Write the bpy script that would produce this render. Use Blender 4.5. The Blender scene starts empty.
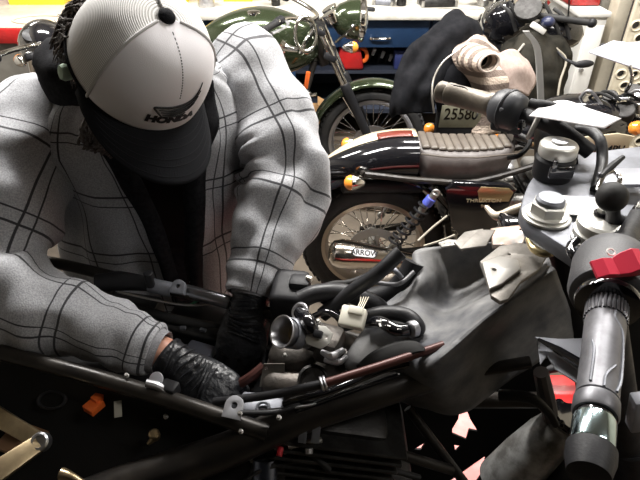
import bpy, bmesh, math, random
from mathutils import Vector, Matrix, noise
V = Vector
PI = math.pi
random.seed(7)
SC = bpy.context.scene
COL = SC.collection
FPX = 553.0; PIT = math.radians(35); CAMH = 1.75

# ---------------------------------------------------------------- measuring
def ray(u, v):
    x = (u-320)/FPX; y = -(v-240)/FPX
    return V((x, math.cos(PIT)+y*math.sin(PIT), -math.sin(PIT)+y*math.cos(PIT)))
def PY(u, v, Y):
    d = ray(u, v); return V((0, 0, CAMH)) + d*(Y/d.y)
def PZ(u, v, z):
    d = ray(u, v); return V((0, 0, CAMH)) + d*((z-CAMH)/d.z)
def nz(p, s=1.0, o=0.0):
    return noise.noise(V((p[0]*s+o, p[1]*s+o*1.7, p[2]*s-o)))

# ---------------------------------------------------------------- materials
MATS = {}
def mat(name, col, rough=0.5, metal=0.0, col2=None, ns=20.0, lo=0.4, hi=0.6, bump=0.0, bs=200.0,
        coat=0.0, emit=None, spec=0.5, trans=0.0, r2=None, sheen=0.0, bdist=0.002, alpha=None):
    if name in MATS: return MATS[name]
    m = bpy.data.materials.new(name); m.use_nodes = True
    nt = m.node_tree; N = nt.nodes; L = nt.links
    b = N['Principled BSDF']
    b.inputs['Base Color'].default_value = (*col, 1); b.inputs['Roughness'].default_value = rough
    b.inputs['Metallic'].default_value = metal
    b.inputs['Coat Weight'].default_value = coat; b.inputs['Coat Roughness'].default_value = 0.06
    b.inputs['Specular IOR Level'].default_value = spec
    b.inputs['Transmission Weight'].default_value = trans
    b.inputs['Sheen Weight'].default_value = sheen
    if alpha is not None: b.inputs['Alpha'].default_value = alpha
    tc = N.new('ShaderNodeTexCoord')
    if col2 is not None or r2 is not None:
        n = N.new('ShaderNodeTexNoise'); n.inputs['Scale'].default_value = ns; n.inputs['Detail'].default_value = 6
        n.inputs['Roughness'].default_value = 0.65
        L.new(tc.outputs['Object'], n.inputs['Vector'])
        mr = N.new('ShaderNodeMapRange'); mr.inputs[1].default_value = lo; mr.inputs[2].default_value = hi
        L.new(n.outputs['Fac'], mr.inputs[0])
        if col2 is not None:
            mx = N.new('ShaderNodeMix'); mx.data_type = 'RGBA'
            mx.inputs[6].default_value = (*col, 1); mx.inputs[7].default_value = (*col2, 1)
            L.new(mr.outputs[0], mx.inputs[0]); L.new(mx.outputs[2], b.inputs['Base Color'])
        if r2 is not None:
            m2 = N.new('ShaderNodeMapRange'); m2.inputs[3].default_value = rough; m2.inputs[4].default_value = r2
            L.new(mr.outputs[0], m2.inputs[0]); L.new(m2.outputs[0], b.inputs['Roughness'])
    if bump:
        n = N.new('ShaderNodeTexNoise'); n.inputs['Scale'].default_value = bs; n.inputs['Detail'].default_value = 4
        L.new(tc.outputs['Object'], n.inputs['Vector'])
        bp = N.new('ShaderNodeBump'); bp.inputs['Strength'].default_value = bump; bp.inputs['Distance'].default_value = bdist
        L.new(n.outputs['Fac'], bp.inputs['Height']); L.new(bp.outputs['Normal'], b.inputs['Normal'])
    if emit:
        b.inputs['Emission Color'].default_value = (*emit[0], 1); b.inputs['Emission Strength'].default_value = emit[1]
    MATS[name] = m; return m

chrome = mat('chrome', (.78,.77,.75), .12, 1.0)
steel = mat('brushed_steel', (.52,.52,.54), .32, 1.0, r2=.5, ns=30)
alu = mat('cast_aluminium', (.50,.49,.47), .42, .85, col2=(.32,.31,.29), ns=25, bump=.2, bs=300)
alug = mat('grey_painted_alloy', (.22,.23,.26), .45, .4, col2=(.16,.165,.185), ns=18, bump=.12, bs=400)
bracket_m = mat('dull_bracket_alloy', (.29,.27,.245), .5, .5, col2=(.20,.185,.165), ns=22, bump=.15, bs=260)
gold = mat('gold_anodised', (.42,.33,.20), .34, .9, col2=(.30,.23,.14), ns=20)
blackpl = mat('black_plastic', (.014,.014,.016), .42, 0, r2=.6, ns=30, bump=.1, bs=500, spec=0.30)
frame_m = mat('black_frame_paint', (.020,.018,.017), .28, .3, col2=(.034,.029,.024), ns=14, r2=.45)
gloss = mat('gloss_black_paint', (.008,.008,.010), .12, 0, coat=1.0)
rubber = mat('rubber', (.016,.016,.017), .62, 0, col2=(.028,.027,.026), ns=12, bump=.2, bs=160, spec=0.30)
hose_m = mat('rubber_hose', (.017,.017,.019), .38, 0, r2=.5, ns=40, bump=.2, bs=220, spec=0.40)
dusty = mat('dusty_black_plastic', (.075,.078,.088), .42, 0, col2=(.30,.295,.285), ns=9, lo=.36, hi=.74, r2=.62, bump=.15, bs=350, spec=0.35)
green = mat('dark_green_paint', (.045,.060,.030), .18, .55, coat=1.0)
cream = mat('cream_paint', (.62,.54,.38), .25, .1, coat=.8)
goldp = mat('gold_stripe_paint', (.50,.38,.20), .22, .6, coat=.8)
darkmet = mat('dark_engine_metal', (.055,.053,.052), .42, .7, col2=(.028,.027,.026), ns=30, bump=.3, bs=200)
white = mat('white_plastic', (.78,.77,.74), .4)
cardm = mat('white_card', (.80,.79,.80), .6, 0, col2=(.68,.68,.70), ns=6)
paper = mat('paper', (.68,.66,.67), .7, 0, col2=(.55,.45,.68), ns=14, lo=.60, hi=.75)
red = mat('red_plastic', (.55,.022,.035), .32, 0, coat=.3)
redpaint = mat('red_enamel', (.50,.018,.018), .3, 0, coat=.4, col2=(.36,.014,.014), ns=8)
salmon = mat('faded_pink_deck_paint', (.72,.30,.28), .6, 0, col2=(.62,.22,.20), ns=10)
orange = mat('orange_plastic', (.85,.16,.03), .35)
amber = mat('amber_lens', (.90,.30,.04), .2, 0, coat=.8)
blue = mat('blue_cabinet_paint', (.016,.045,.11), .38, 0, col2=(.012,.034,.085), ns=6)
bluebox = mat('navy_plastic', (.02,.03,.12), .5)
yellow = mat('yellow_plastic', (.85,.62,.03), .4)
benchtop = mat('white_bench_laminate', (.66,.64,.58), .5, 0, col2=(.55,.52,.45), ns=10)
beige = mat('beige_paint', (.66,.60,.48), .7, 0, col2=(.52,.47,.37), ns=3)
whitep = mat('white_cabinet_paint', (.80,.79,.75), .45)
greyp = mat('grey_panel_paint', (.22,.21,.185), .6, 0, col2=(.15,.14,.12), ns=4)
skin = mat('skin', (.55,.29,.20), .5, 0, col2=(.48,.23,.16), ns=25)
hairm = mat('brown_hair', (.030,.017,.011), .6, 0, bump=.8, bs=150, bdist=.006)
latex = mat('black_nitrile', (.016,.017,.020), .27, 0, r2=.42, ns=20, bump=.9, bs=55, bdist=.006)
denim = mat('dark_denim', (.035,.035,.042), .85, 0, col2=(.02,.02,.026), ns=60, bump=.3, bs=500, spec=0.15)
tee = mat('black_cotton', (.006,.006,.007), .9, 0, bump=.3, bs=600, spec=0.08)
hoodm = mat('black_fleece', (.008,.008,.010), .92, 0, col2=(.016,.016,.018), ns=120, bump=.5, bs=500, spec=0.10)
cottonblk = mat('black_jacket_cloth', (.006,.0065,.008), .85, 0, col2=(.011,.011,.013), ns=30, bump=.5, bs=400, spec=0.10)
bagm = mat('olive_black_canvas', (.012,.0115,.009), .8, 0, col2=(.028,.025,.019), ns=8, bump=.5, bs=300, spec=0.15)
seatm = mat('tan_vinyl', (.115,.098,.080), .42, 0, col2=(.085,.070,.058), ns=14, bump=.25, bs=300)
seatside = mat('grey_brown_vinyl', (.14,.125,.12), .45, 0, col2=(.10,.088,.084), ns=14, bump=.25, bs=300)
brimm = mat('charcoal_cotton', (.010,.0105,.0125), .88, 0, bump=.5, bs=700, spec=0.10)
capfoam = mat('white_cap_cloth', (.84,.82,.85), .8, 0, bump=.2, bs=900, bdist=.0008)
tubered = mat('rust_red_tube', (.075,.028,.024), .4, .2)
bluelab = mat('blue_label', (.10,.13,.55), .4)
glassm = mat('lens_glass', (.75,.78,.78), .08, 0, trans=.85)
plugm = mat('pale_green_foam', (.42,.55,.42), .8)
wood = mat('cardboard_brown', (.42,.25,.11), .75, 0, col2=(.34,.19,.08), ns=10)
ivory = mat('ivory_connector', (.80,.77,.66), .45)
greenwire = mat('green_wire', (.06,.30,.17), .4)
jugcap = mat('off_white_plastic', (.72,.68,.58), .4)

def nodes_of(name):
    m = bpy.data.materials.new(name); m.use_nodes = True
    MATS[name] = m
    return m, m.node_tree.nodes, m.node_tree.links, m.node_tree.nodes['Principled BSDF']

def plaid_material():
    m, N, L, b = nodes_of('grey_plaid_flannel')
    uv = N.new('ShaderNodeUVMap'); uv.uv_map = 'UVMap'
    nd = N.new('ShaderNodeTexNoise'); nd.inputs['Scale'].default_value = 7
    tc = N.new('ShaderNodeTexCoord'); L.new(tc.outputs['Object'], nd.inputs['Vector'])
    sep = N.new('ShaderNodeSeparateXYZ'); L.new(uv.outputs[0], sep.inputs[0])
    def math_(op, a, bb=None, c=None):
        n = N.new('ShaderNodeMath'); n.operation = op
        for i, k in enumerate((a, bb, c)):
            if k is None: continue
            if isinstance(k, (int, float)): n.inputs[i].default_value = k
            else: L.new(k, n.inputs[i])
        return n.outputs[0]
    wob = math_('MULTIPLY', math_('SUBTRACT', nd.outputs['Fac'], .5), .010)
    def line(src, period, off, w):
        a = math_('ADD', math_('ADD', src, wob), off)
        f = math_('FRACT', math_('DIVIDE', a, period))
        d = math_('ABSOLUTE', math_('SUBTRACT', f, .5))
        mr = N.new('ShaderNodeMapRange'); mr.inputs[1].default_value = w/period*.75; mr.inputs[2].default_value = w/period*1.15
        mr.inputs[3].default_value = 1; mr.inputs[4].default_value = 0
        L.new(d, mr.inputs[0]); return mr.outputs[0]
    ls = [line(sep.outputs[0], .125, 0, .0021), line(sep.outputs[0], .125, .019, .0014),
          line(sep.outputs[1], .135, 0, .0022), line(sep.outputs[1], .135, .021, .0014)]
    s = ls[0]
    for k in ls[1:]: s = math_('MAXIMUM', s, k)
    s = math_('MULTIPLY', s, .97)
    n1 = N.new('ShaderNodeTexNoise'); n1.inputs['Scale'].default_value = 430; n1.inputs['Detail'].default_value = 3
    L.new(tc.outputs['Object'], n1.inputs['Vector'])
    r = N.new('ShaderNodeMapRange'); r.inputs[1].default_value = .35; r.inputs[2].default_value = .65
    L.new(n1.outputs['Fac'], r.inputs[0])
    mx = N.new('ShaderNodeMix'); mx.data_type = 'RGBA'
    mx.inputs[6].default_value = (.30,.305,.325,1); mx.inputs[7].default_value = (.48,.485,.51,1)
    L.new(r.outputs[0], mx.inputs[0])
    m2 = N.new('ShaderNodeMix'); m2.data_type = 'RGBA'; m2.inputs[7].default_value = (.022,.022,.027,1)
    L.new(s, m2.inputs[0]); L.new(mx.outputs[2], m2.inputs[6]); L.new(m2.outputs[2], b.inputs['Base Color'])
    b.inputs['Roughness'].default_value = .9; b.inputs['Sheen Weight'].default_value = .25
    bp = N.new('ShaderNodeBump'); bp.inputs['Strength'].default_value = .35; bp.inputs['Distance'].default_value = .0015
    L.new(n1.outputs['Fac'], bp.inputs['Height']); L.new(bp.outputs[0], b.inputs['Normal'])
    return m
plaid = plaid_material()

def mesh_cap_material():
    m, N, L, b = nodes_of('pale_mesh_cloth')
    uv = N.new('ShaderNodeUVMap'); uv.uv_map = 'UVMap'
    w = N.new('ShaderNodeTexWave'); w.wave_type = 'BANDS'; w.bands_direction = 'Y'
    w.inputs['Scale'].default_value = 105; w.inputs['Distortion'].default_value = .3
    w2 = N.new('ShaderNodeTexWave'); w2.wave_type = 'BANDS'; w2.bands_direction = 'X'
    w2.inputs['Scale'].default_value = 160
    L.new(uv.outputs[0], w.inputs['Vector']); L.new(uv.outputs[0], w2.inputs['Vector'])
    mu = N.new('ShaderNodeMath'); mu.operation = 'MULTIPLY'; L.new(w.outputs['Fac'], mu.inputs[0]); L.new(w2.outputs['Fac'], mu.inputs[1])
    ad = N.new('ShaderNodeMath'); ad.operation = 'MAXIMUM'; L.new(w.outputs['Fac'], ad.inputs[0]); L.new(mu.outputs[0], ad.inputs[1])
    mx = N.new('ShaderNodeMix'); mx.data_type = 'RGBA'
    mx.inputs[6].default_value = (.42,.41,.39,1); mx.inputs[7].default_value = (.86,.85,.84,1)
    L.new(ad.outputs[0], mx.inputs[0]); L.new(mx.outputs[2], b.inputs['Base Color'])
    b.inputs['Roughness'].default_value = .75
    bp = N.new('ShaderNodeBump'); bp.inputs['Strength'].default_value = .4; bp.inputs['Distance'].default_value = .001
    L.new(ad.outputs[0], bp.inputs['Height']); L.new(bp.outputs[0], b.inputs['Normal'])
    return m
meshcap = mesh_cap_material()

def knit_material():
    m, N, L, b = nodes_of('striped_knit')
    uv = N.new('ShaderNodeUVMap'); uv.uv_map = 'UVMap'
    w = N.new('ShaderNodeTexWave'); w.wave_type = 'BANDS'; w.bands_direction = 'Y'
    w.inputs['Scale'].default_value = 1.7; w.inputs['Distortion'].default_value = .6; w.inputs['Detail'].default_value = 2
    L.new(uv.outputs[0], w.inputs['Vector'])
    cr = N.new('ShaderNodeValToRGB'); L.new(w.outputs['Fac'], cr.inputs[0])
    cr.color_ramp.elements[0].position = .40; cr.color_ramp.elements[0].color = (.20,.155,.13,1)
    cr.color_ramp.elements[1].position = .56; cr.color_ramp.elements[1].color = (.56,.46,.38,1)
    L.new(cr.outputs[0], b.inputs['Base Color']); b.inputs['Roughness'].default_value = .95
    tc = N.new('ShaderNodeTexCoord')
    n1 = N.new('ShaderNodeTexVoronoi'); n1.inputs['Scale'].default_value = 110; L.new(tc.outputs['Object'], n1.inputs['Vector'])
    bp = N.new('ShaderNodeBump'); bp.inputs['Strength'].default_value = .8; bp.inputs['Distance'].default_value = .004
    L.new(n1.outputs[0], bp.inputs['Height']); L.new(bp.outputs[0], b.inputs['Normal'])
    return m
knit = knit_material()

# ---------------------------------------------------------------- mesh kit
BASE = {}
XF = [Matrix.Identity(4)]
def catmull(pts, n):
    pts = [V(p) for p in pts]
    if len(pts) < 3:
        return [pts[0].lerp(pts[-1], i/n) for i in range(n+1)]
    out = []
    m = len(pts)-1
    for k in range(n+1):
        t = k/n*m; i = min(int(t), m-1); f = t-i
        p0 = pts[i-1] if i > 0 else pts[0]*2-pts[1]
        p1, p2 = pts[i], pts[i+1]
        p3 = pts[i+2] if i+2 <= m else pts[m]*2-pts[m-1]
        out.append(.5*((2*p1)+(p2-p0)*f+(2*p0-5*p1+4*p2-p3)*f*f+(3*p1-p0-3*p2+p3)*f**3))
    return out
def lerps(vals, t):
    if not hasattr(vals, '__len__'): return vals
    m = len(vals)-1; x = max(0, min(m-1e-9, t*m)); i = int(x); f = x-i
    return vals[i]*(1-f)+vals[i+1]*f
def frame_axes(d):
    d = V(d).normalized()
    a = V((0,0,1)) if abs(d.z) < .9 else V((0,1,0))
    x = a.cross(d).normalized(); y = d.cross(x).normalized()
    return x, y, d

class MB:
    def __init__(s): s.v = []; s.f = []; s.uv = []
    def add(s, vs, fs, uvs=None):
        o = len(s.v); s.v += [V(p) for p in vs]
        for i, f in enumerate(fs):
            s.f.append([o+k for k in f]); s.uv.append(uvs[i] if uvs else None)
        return s
    def bm(s, b, M=None):
        b.verts.index_update()
        vs = [(M @ x.co) if M else x.co.copy() for x in b.verts]
        s.add(vs, [[x.index for x in f.verts] for f in b.faces]); b.free(); return s
    def box(s, c, size, rot=None, bev=0.0, seg=2, taper=None):
        b = bmesh.new(); bmesh.ops.create_cube(b, size=1)
        for x in b.verts:
            x.co = V((x.co.x*size[0], x.co.y*size[1], x.co.z*size[2]))
            if taper and x.co.z > 0: x.co.x *= taper[0]; x.co.y *= taper[1]
        if bev: bmesh.ops.bevel(b, geom=list(b.edges), offset=bev, segments=seg, profile=.5, affect='EDGES')
        M = Matrix.Translation(V(c)) @ (rot.to_4x4() if rot else Matrix.Identity(4))
        return s.bm(b, M)
    def tube(s, pts, r, seg=12, n=None, cap=True, asp=1.0, inner=None):
        n = n or max(2, (len(pts)-1)*6 if len(pts) > 2 else 1)
        P = catmull(pts, n); rings = []
        x, y, d = frame_axes(P[1]-P[0])
        for i, p in enumerate(P):
            d2 = (P[min(i+1, n)]-P[max(i-1, 0)]).normalized()
            x = (x - d2*x.dot(d2)).normalized(); y = d2.cross(x)
            rr = lerps(r, i/n)
            rings.append([p + (x*math.cos(2*PI*k/seg)*asp + y*math.sin(2*PI*k/seg))*rr for k in range(seg)])
        if inner:  # open pipe mouth at the far end
            e = rings[-1]; c = P[-1]; dd = (P[-1]-P[-2]).normalized()
            rings.append([c+(q-c)*inner for q in e]); rings.append([c+(q-c)*inner-dd*r_last(r)*2.5 for q in e])
        return s.rings(rings, True, cap)
    def rings(s, rings, closed=True, cap=True, uv=None):
        m = len(rings[0]); vs = [p for rr in rings for p in rr]; fs = []; us = []
        for i in range(len(rings)-1):
            for k in range(m if closed else m-1):
                k2 = (k+1) % m
                fs.append([i*m+k, i*m+k2, (i+1)*m+k2, (i+1)*m+k])
                if uv: us.append([uv(i, k), uv(i, k+1), uv(i+1, k+1), uv(i+1, k)])
        if cap and closed:
            fs.append(list(range(m))[::-1]); fs.append([(len(rings)-1)*m+k for k in range(m)])
            if uv: us += [[(0, 0)]*m, [(0, 0)]*m]
        return s.add(vs, fs, us if uv else None)
    def lathe(s, prof, o, axis, seg=24, closed=False, a0=None):
        x, y, d = frame_axes(axis); o = V(o)
        rings = [[o+d*h+(x*math.cos(2*PI*k/seg)+y*math.sin(2*PI*k/seg))*max(r, 1e-5) for k in range(seg)] for r, h in prof]
        if closed: rings.append(rings[0])
        return s.rings(rings, True, not closed)
    def cyl(s, a, b, r, seg=16, bev=0.0):
        a, b = V(a), V(b); h = (b-a).length
        if bev: pr = [(r-bev, 0), (r, bev), (r, h-bev), (r-bev, h)]
        else: pr = [(r, 0), (r, h)]
        return s.lathe(pr, a, b-a, seg)
    def torus(s, c, axis, R, r, seg=32, sg2=10, sx=1.0, sy=1.0):
        x, y, d = frame_axes(axis); c = V(c); rings = []
        for i in range(seg+1):
            a = 2*PI*i/seg; u = x*math.cos(a)*sx+y*math.sin(a)*sy
            rings.append([c+u*(R+r*math.cos(2*PI*k/sg2)) + d*r*math.sin(2*PI*k/sg2) for k in range(sg2)])
        return s.rings(rings, True, False)
    def ball(s, c, r, sc=(1,1,1), seg=20, rot=None, disp=None):
        c = V(c); n = seg//2; rings = []
        for i in range(n+1):
            th = PI*i/n; rg = []
            for k in range(seg):
                p = V((math.sin(th)*math.cos(2*PI*k/seg), math.sin(th)*math.sin(2*PI*k/seg), math.cos(th)))
                if i in (0, n): p = V((1e-5*math.cos(2*PI*k/seg), 1e-5*math.sin(2*PI*k/seg), p.z))
                q = V((p.x*sc[0], p.y*sc[1], p.z*sc[2]))*r
                if disp: q *= 1+disp(p)
                rg.append(c+(rot @ q if rot else q))
            rings.append(rg)
        return s.rings(rings, True, True)
    def poly(s, pts2, o, ex, ey, th, holes=(), bev=0.0):
        """flat plate with round holes; holes: (x, y, r)"""
        cu = bpy.data.curves.new('tmp', 'CURVE'); cu.dimensions = '2D'; cu.fill_mode = 'BOTH'
        def spl(pp):
            sp = cu.splines.new('POLY'); sp.points.add(len(pp)-1)
            for i, (a, b) in enumerate(pp): sp.points[i].co = (a, b, 0, 1)
            sp.use_cyclic_u = True
        spl(pts2)
        for h in holes:
            if len(h) == 3 and not hasattr(h[0], '__len__'):
                hx, hy, hr = h; spl([(hx+hr*math.cos(2*PI*k/14), hy+hr*math.sin(2*PI*k/14)) for k in range(14)])
            else: spl(h)
        cu.extrude = th/2-bev; cu.bevel_depth = bev; cu.bevel_resolution = 1
        return s.curve(cu, o, ex, ey)
    def curve(s, cu, o, ex, ey, fn=None):
        ob = bpy.data.objects.new('tmp', cu); COL.objects.link(ob)
        dg = bpy.context.evaluated_depsgraph_get(); dg.update()
        me = bpy.data.meshes.new_from_object(ob.evaluated_get(dg))
        ex = V(ex).normalized(); ey = (V(ey)-ex*V(ey).dot(ex)).normalized(); ez = ex.cross(ey); o = V(o)
        vs = [fn(x.co) if fn else o+ex*x.co.x+ey*x.co.y+ez*x.co.z for x in me.vertices]
        s.add(vs, [list(p.vertices) for p in me.polygons])
        bpy.data.objects.remove(ob); bpy.data.curves.remove(cu); bpy.data.meshes.remove(me)
        return s
    def text(s, txt, size, o, ex, ey, th=.0008, off=0.0, fn=None, spacing=1.0, align='CENTER', xs=1.0):
        cu = bpy.data.curves.new('tmp', 'FONT'); cu.body = txt; cu.size = size; cu.extrude = th/2; cu.offset = off
        cu.align_x = align; cu.align_y = 'CENTER'; cu.space_character = spacing
        if fn is None and xs != 1.0:
            exn = V(ex).normalized(); eyn = (V(ey)-exn*V(ey).dot(exn)).normalized(); ezn = exn.cross(eyn); oo = V(o)
            fn = lambda c: oo+exn*c.x*xs+eyn*c.y+ezn*c.z
        return s.curve(cu, o, ex, ey, fn)
    def patch(s, grid, nu=24, nv=24, disp=None, uvs=(1, 1)):
        rows = [catmull(r, nu) for r in grid]
        cols = [catmull([r[i] for r in rows], nv) for i in range(nu+1)]
        rings = [[cols[i][j] for i in range(nu+1)] for j in range(nv+1)]
        if disp:
            out = []
            for j in range(nv+1):
                rr = []
                for i in range(nu+1):
                    a = rings[j][min(i+1, nu)]-rings[j][max(i-1, 0)]; b = rings[min(j+1, nv)][i]-rings[max(j-1, 0)][i]
                    nn = a.cross(b).normalized()
                    rr.append(rings[j][i]+nn*disp(i/nu, j/nv, rings[j][i]))
                out.append(rr)
            rings = out
        s.rings(rings, False, False, uv=lambda j, i: (i/nu*uvs[0], j/nv*uvs[1])); return s
    def build(s, name, m, parent=None, label=None, kind=None, solid=0.0, sub=0, remesh=0.0, smooth=35, sm=0, off=0.0):
        M = XF[0]
        base = BASE[parent.name] if parent else V((0, 0, 0))
        vs = [(M @ p) for p in s.v]
        if not parent:
            lo = V((min(p.x for p in vs), min(p.y for p in vs), min(p.z for p in vs)))
            hi = V((max(p.x for p in vs), max(p.y for p in vs), max(p.z for p in vs)))
            base = V(((lo.x+hi.x)/2, (lo.y+hi.y)/2, lo.z))
        me = bpy.data.meshes.new(name)
        me.from_pydata([tuple(p-base) for p in vs], [], s.f)
        ul = me.uv_layers.new(name='UVMap')
        li = 0
        for i, f in enumerate(s.f):
            for k in range(len(f)):
                ul.data[li].uv = s.uv[i][k] if s.uv[i] else (0, 0); li += 1
        for p in me.polygons: p.use_smooth = True
        b = bmesh.new(); b.from_mesh(me)
        bmesh.ops.remove_doubles(b, verts=b.verts, dist=1e-6)
        if not solid: bmesh.ops.recalc_face_normals(b, faces=b.faces)
        b.to_mesh(me); b.free()
        me.set_sharp_from_angle(angle=math.radians(smooth))
        me.materials.append(m)
        o = bpy.data.objects.new(name, me); COL.objects.link(o)
        BASE[o.name] = base
        if parent: o.parent = parent
        else: o.location = base
        if remesh:
            md = o.modifiers.new('r', 'REMESH'); md.mode = 'VOXEL'; md.voxel_size = remesh; md.use_smooth_shade = True
            md = o.modifiers.new('s', 'SMOOTH'); md.iterations = sm or 4
        if solid:
            md = o.modifiers.new('t', 'SOLIDIFY'); md.thickness = solid; md.offset = off
        if sub:
            md = o.modifiers.new('u', 'SUBSURF'); md.levels = sub; md.render_levels = sub
        if label: o['label'] = label
        if kind: o['kind'] = kind
        return o
def r_last(r): return r[-1] if hasattr(r, '__len__') else r

def thing(name, label, cat, loc, group=None):
    o = bpy.data.objects.new(name, None); COL.objects.link(o); o.empty_display_size = .05
    o.location = XF[0] @ V(loc); BASE[o.name] = XF[0] @ V(loc)
    o['label'] = label; o['category'] = cat
    if group: o['group'] = group
    return o
def tag(o, label, cat, group=None):
    o['label'] = label; o['category'] = cat
    if group: o['group'] = group
    return o
def clone(src, parent=None, delta=V((0, 0, 0)), M=None):
    c = src.copy(); COL.objects.link(c); BASE[c.name] = BASE[src.name].copy()
    if parent: c.parent = parent
    else: c.location = src.location+V(delta); BASE[c.name] = BASE[src.name]+V(delta)
    for ch in list(src.children): clone(ch, c)
    return c
RX = lambda a: Matrix.Rotation(math.radians(a), 3, 'X')
RY = lambda a: Matrix.Rotation(math.radians(a), 3, 'Y')
RZ = lambda a: Matrix.Rotation(math.radians(a), 3, 'Z')

# ---------------------------------------------------------------- camera
cd = bpy.data.cameras.new('camera'); cam = bpy.data.objects.new('camera', cd); COL.objects.link(cam)
cd.sensor_width = 36; cd.lens = FPX/640*36; cd.clip_start = .02
cam.location = (0, 0, CAMH); cam.rotation_euler = (PI/2-PIT, 0, 0)
SC.camera = cam
SC.view_settings.view_transform = 'Standard'; SC.view_settings.look = 'None'
SC.view_settings.gamma = 1; SC.view_settings.exposure = 0.0
# ================================================================ SETTING
def structure(mb, name, m): return mb.build(name, m, kind='structure')
def floor_mat():
    m = mat('workshop_concrete', (.125,.100,.072), .62, 0, col2=(.070,.056,.042), ns=3.5, lo=.35, hi=.68, r2=.5, bump=.25, bs=60, bdist=.003)
    return m
structure(MB().box((0, 1.2, -.05), (7.2, 8.0, .1)), 'floor', floor_mat())
structure(MB().box((0, 5.0, 1.45), (7.2, .12, 2.9)), 'wall_back', mat('grey_wall', (.34,.32,.28), .8, 0, col2=(.26,.245,.21), ns=3))
structure(MB().box((3.0, 1.0, 1.45), (.12, 7.9, 2.9)), 'wall_right', beige)
structure(MB().box((-3.0, 1.0, 1.45), (.12, 7.9, 2.9)), 'wall_left', mat('pale_wall', (.36,.34,.30), .8, 0, col2=(.29,.27,.24), ns=3))
structure(MB().box((0, 1.2, 2.95), (7.2, 8.0, .1)), 'ceiling', mat('ceiling_white', (.34,.33,.31), .8))

# fluorescent ceiling fixtures of the room, and one added fill at near right
def fixture(x, y, power, label, sx=1.25, sy=.30, colr=(1,.97,.93)):
    t = thing('ceiling_light', label, 'light', (x, y, 2.9), 'fluorescent ceiling lights')
    MB().box((x, y, 2.87), (sx, sy, .06), bev=.01).build('housing', whitep, t)
    MB().box((x, y, 2.832), (sx-.08, sy-.06, .014), bev=.004).build('diffuser', mat('lit_diffuser', (.9,.9,.9), .5, emit=((1,.97,.93), 6.0)), t)
    ld = bpy.data.lights.new('lamp', 'AREA'); ld.shape = 'RECTANGLE'; ld.size = sx-.1; ld.size_y = sy-.08
    ld.energy = power; ld.color = colr
    lo = bpy.data.objects.new('lamp', ld); COL.objects.link(lo); lo.parent = t; lo.location = (0, 0, -.085)
fixture(-.50, 1.95, 118, 'long ceiling light above the mechanic')
fixture(.95, 1.75, 58, 'long ceiling light above the two middle motorcycles')
fixture(-1.7, 3.1, 75, 'ceiling light at the back left of the garage')
fixture(1.35, .05, 8, 'added fill light at the near right, over the handlebar end')  # weak fill added to brighten the near grip and the duct
fixture(1.2, 3.2, 75, 'ceiling light at the back right of the garage')

# ---- workbench
t = thing('workbench', 'long blue workbench with white top along the back of the garage', 'workbench', (0, 4.1, 0))
MB().box((-.02, 4.08, .885), (2.24, .72, .035), bev=.006).build('worktop', benchtop, t, 'white laminate top')
MB().box((-.02, 4.12, .77), (2.18, .62, .19), bev=.004).build('drawer_case', blue, t)
for k, (x0, x1) in enumerate(((-1.10,-.52),(-.50,.12),(.14,.72),(.74,1.06))):
    d = MB().box(((x0+x1)/2, 3.80, .765), (x1-x0, .03, .175), bev=.006).build('drawer', blue, t)
    xm = (x0+x1)/2 if k != 2 else .40
    MB().tube([(xm-.06,3.785,.745),(xm-.055,3.755,.745),(xm+.055,3.755,.745),(xm+.06,3.785,.745)], .008, 8, 12).build('handle', chrome, d)
MB().box((-.02, 4.38, .34), (2.16, .03, .68)).build('back_panel', mat('dark_shelf_back', (.015,.02,.035), .7), t)
MB().box((-.02, 4.10, .22), (2.14, .58, .03)).build('lower_shelf', mat('dark_shelf_back', (.015,.02,.035), .7), t)
MB().box((-.02, 4.10, .50), (2.14, .56, .02)).build('middle_shelf', mat('dark_shelf_back', (.015,.02,.035)), t)
for x in (-1.06, -.2, 1.04):
    for y in (3.83, 4.36): MB().box((x, y, .34), (.06, .05, .68), bev=.004).build('leg', blue, t)

# clutter on the bench top (z .9025)
ZB = .9027
def can(x, y, z, r, h, m, label, cat='can', name='tin_can', lidm=None):
    t = thing(name, label, cat, (x, y, z))
    MB().lathe([(r*.97,0),(r,.004),(r,h*.3),(r*.97,h*.32),(r,h*.34),(r,h-.004),(r*.95,h)], (x,y,z), (0,0,1), 28).build('body', m, t)
    MB().lathe([(r*1.02,h),(r*1.02,h+.008),(r*.85,h+.009),(r*.82,h+.004)], (x,y,z), (0,0,1), 28).build('lid', lidm or steel, t)
    return t
pc = PY(207, 10, 3.95); can(pc.x, 3.95, ZB, .055, .085, steel, 'small silver tin on the bench beside the yellow bin')
def bin_(x, y, z, w, d, h, m, label, rz=0, name='storage_bin'):
    t = thing(name, label, 'bin', (x, y, z))
    mb = MB()
    R = RZ(rz)
    mb.box((x, y, z+.004), (w*.9, d*.9, .008), R)
    for sx, sy, ww, dd in ((1,0,.006,d),(-1,0,.006,d),(0,1,w,.006),(0,-1,w,.006)):
        mb.box(V((x,y,z+h/2))+R @ V((sx*w*.48, sy*d*.48, 0)), (ww, dd, h), R, taper=None)
    mb.build('tub', m, t)
    lip = MB()
    lip.box(V((x,y,z+h))+R @ V((0,-d*.49,0)), (w*1.05,.02,.014), R, bev=.004).box(V((x,y,z+h))+R @ V((0,d*.49,0)), (w*1.05,.02,.014), R, bev=.004)
    lip.box(V((x,y,z+h))+R @ V((w*.5,0,0)), (.02,d,.014), R, bev=.004).box(V((x,y,z+h))+R @ V((-w*.5,0,0)), (.02,d,.014), R, bev=.004)
    lip.build('rim', m, t); return t
q = PY(170, 6, 4.15); bin_(q.x, 4.15, ZB, .30, .22, .13, yellow, 'yellow plastic bin on the bench behind the white cap')
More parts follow.
